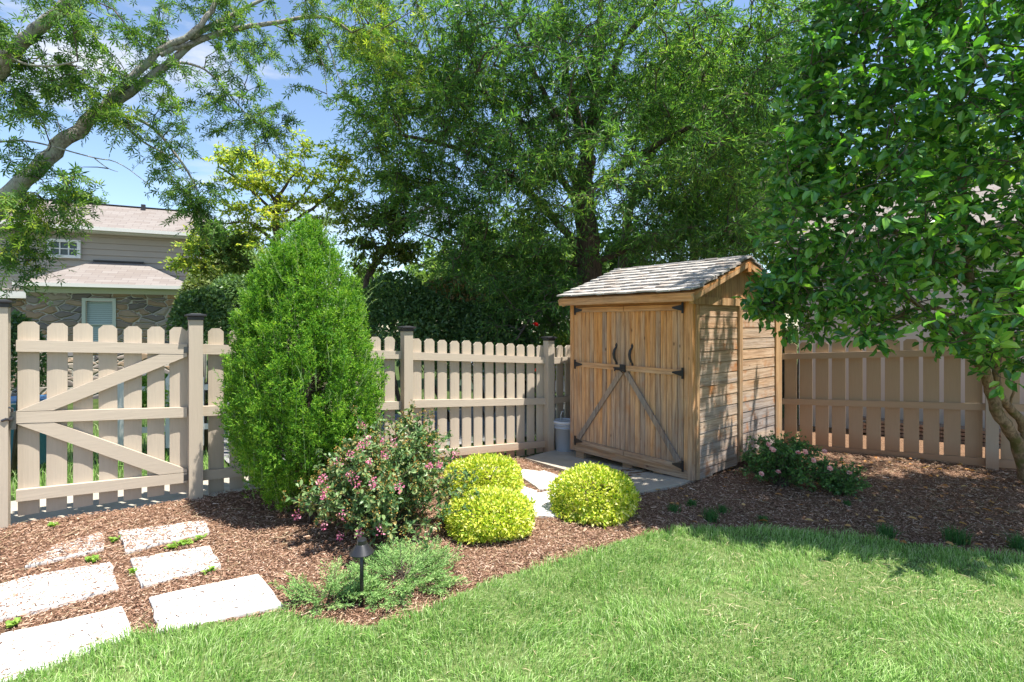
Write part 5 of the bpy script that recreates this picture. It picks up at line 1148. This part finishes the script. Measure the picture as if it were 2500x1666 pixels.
# grass
bare = [(PG(1770,1370), .16), (PG(1790,1480), .2), (PG(2150,1430), .30), (PG(1850,1555), .13), (PG(2440,1480), .22), (PG(900,1530), .12), (PG(2000,1440), .16)]
X, Y = sample(440000, -3.2, 6.5, 1.35, 4.3, LAWN, lambda x, y: np.where(np.abs(x) < y*1.12+.35, np.clip(2.4/np.maximum(y, 1), 0, 1)**1.1, .0)); 
hgt = np.full(len(X), 1.0)
for c, r in bare: d = np.hypot(X-c[0], (Y-c[1])*1.3)/r; hgt *= 1-.45*np.exp(-d**2)
k = rng.random(len(X)) < hgt+.1; X, Y, hgt = X[k], Y[k], hgt[k]
kp = np.ones(len(X), bool)
for pq in pav_polys: a = np.array(pq); cc = a.mean(0); kp &= ~in_poly(X, Y, [tuple(cc+(q-cc)*.93) for q in a])
X, Y, hgt = X[kp], Y[kp], hgt[kp]; n = len(X); print('grass', n)
clump = .75+.35*np.sin(X*7+np.sin(Y*9)*2)*np.sin(Y*8+np.sin(X*6)*2)
H = rng.uniform(.03, .078, n)*hgt*clump; dx, dy = np.sin(X*5+Y*3), np.cos(X*4-Y*6)
o = blades('grass', np.stack([X, Y, g(X, Y)+.008], 1), H, rng.uniform(.0024, .0042, n), 'grass', lean=.8, leandir=np.stack([dx*.25+.12, dy*.2, 0*dx], 1)); tag(o, None, None, kind='stuff')
m_ = 9000; j = rng.integers(0, n, m_); th = rng.uniform(0, 6.283, m_)
# dry straw lying in the lawn, densest in the thin patches
pr = np.clip(1.05-hgt[j], .05, 1); j = j[rng.random(m_) < pr]; n2 = len(j); th = rng.uniform(0, 6.283, n2)
o = leaves('dry_straw', np.stack([X[j], Y[j], g(X[j], Y[j])+rng.uniform(.014, .035, n2)], 1), np.stack([np.cos(th), np.sin(th), rng.normal(0, .15, n2)], 1), rs(n2)*.3+A(0,0,1), rng.uniform(.03, .09, n2), .0035, 'kite', M['straw'], None, A(0,0,0)); tag(o, None, None, kind='stuff')
# rough grass beyond the fence
nrm = A(-FD[1], FD[0]); a = rng.uniform(-2.5, 6, 16000); b_ = rng.uniform(.9, 5.6, 16000); X = FL_O[0]+FD[0]*a+nrm[0]*b_; Y = FL_O[1]+FD[1]*a+nrm[1]*b_
k = ((b_ > 4.25) | ((b_ < 1.08) & (a > 1.6)) | ((a < 1.5) & (b_ > .95))) & (rng.random(len(a)) < .7); X, Y = X[k], Y[k]; n = len(X)
o = blades('rough_grass', np.stack([X, Y, g(X, Y)-.09], 1), rng.uniform(.08, .2, n), np.full(n, .009), 'grass', lean=.7); tag(o, None, None, kind='stuff')

# ================================================================== SKY, SUN, CAMERA
w = bpy.data.worlds.new('World'); scene.world = w; w.use_nodes = True; nt = w.node_tree; nt.nodes.clear()
sky = nt.nodes.new('ShaderNodeTexSky'); sky.sky_type = 'NISHITA'; sky.sun_disc = False; sky.sun_elevation = EL; sky.sun_rotation = math.atan2(math.cos(AZ), math.sin(AZ))
sky.air_density = 1.0; sky.dust_density = .3; sky.ozone_density = 1.6
bg = nt.nodes.new('ShaderNodeBackground'); bg.inputs['Strength'].default_value = .112; nt.links.new(sky.outputs[0], bg.inputs['Color'])
tc = nt.nodes.new('ShaderNodeTexCoord'); mp = nt.nodes.new('ShaderNodeMapping'); mp.inputs['Scale'].default_value = (1, 1, 2.6); mp.inputs['Location'].default_value = (.35, .0, .22); nt.links.new(tc.outputs['Generated'], mp.inputs['Vector'])
n1 = noise(nt, mp.outputs[0], 2.3, 9, .55, .3)
xyz = nt.nodes.new('ShaderNodeSeparateXYZ'); nt.links.new(tc.outputs['Generated'], xyz.inputs[0])
low = math_(nt, 'MULTIPLY', ramp(nt, xyz.outputs[2], [(.02, (1,1,1)), (.28, (0,0,0))]), .10)
vd = nt.nodes.new('ShaderNodeVectorMath'); vd.operation = 'DISTANCE'; mq = nt.nodes.new('ShaderNodeMapping'); mq.inputs['Scale'].default_value = (1, 1, 2.2); nt.links.new(tc.outputs['Generated'], mq.inputs['Vector'])
nt.links.new(mq.outputs[0], vd.inputs[0]); vd.inputs[1].default_value = (-.585, .735, .345*2.2)
pf_ = math_(nt, 'MULTIPLY', ramp(nt, vd.outputs['Value'], [(.0, (1,1,1)), (.36, (0,0,0))]), .14)
cm = ramp(nt, math_(nt, 'ADD', math_(nt, 'ADD', n1, low), pf_), [(.60, (0,0,0)), (.74, (1,1,1))])
bc = nt.nodes.new('ShaderNodeBackground'); bc.inputs['Color'].default_value = (.93, .95, 1, 1); bc.inputs['Strength'].default_value = .52
ms = nt.nodes.new('ShaderNodeMixShader'); nt.links.new(cm, ms.inputs[0]); nt.links.new(bg.outputs[0], ms.inputs[1]); nt.links.new(bc.outputs[0], ms.inputs[2])
wo = nt.nodes.new('ShaderNodeOutputWorld'); nt.links.new(ms.outputs[0], wo.inputs['Surface'])
sl_ = bpy.data.lights.new('sun', 'SUN'); sl_.energy = 4.7; sl_.angle = R(.5); sl_.color = (1, .955, .88); so = bpy.data.objects.new('sun', sl_); COL.objects.link(so)
sdir = Vector((math.cos(EL)*math.cos(AZ), math.cos(EL)*math.sin(AZ), math.sin(EL))); so.rotation_euler = (-sdir).to_track_quat('-Z', 'Y').to_euler(); so.location = (6, -4, 12)
cam = bpy.data.cameras.new('camera'); co = bpy.data.objects.new('camera', cam); COL.objects.link(co); co.location = (0, 0, CAMZ); co.rotation_euler = (R(90), 0, 0)
cam.sensor_width = 36; cam.lens = 18.0; cam.shift_y = -.018; cam.clip_end = 500; cam.clip_start = .05; scene.camera = co
scene.view_settings.view_transform = 'Standard'; scene.view_settings.look = 'None'; scene.view_settings.exposure = 1.15; scene.view_settings.gamma = 1
scene.cycles.max_bounces = 8; scene.cycles.diffuse_bounces = 4; scene.cycles.transmission_bounces = 4; scene.cycles.transparent_max_bounces = 4
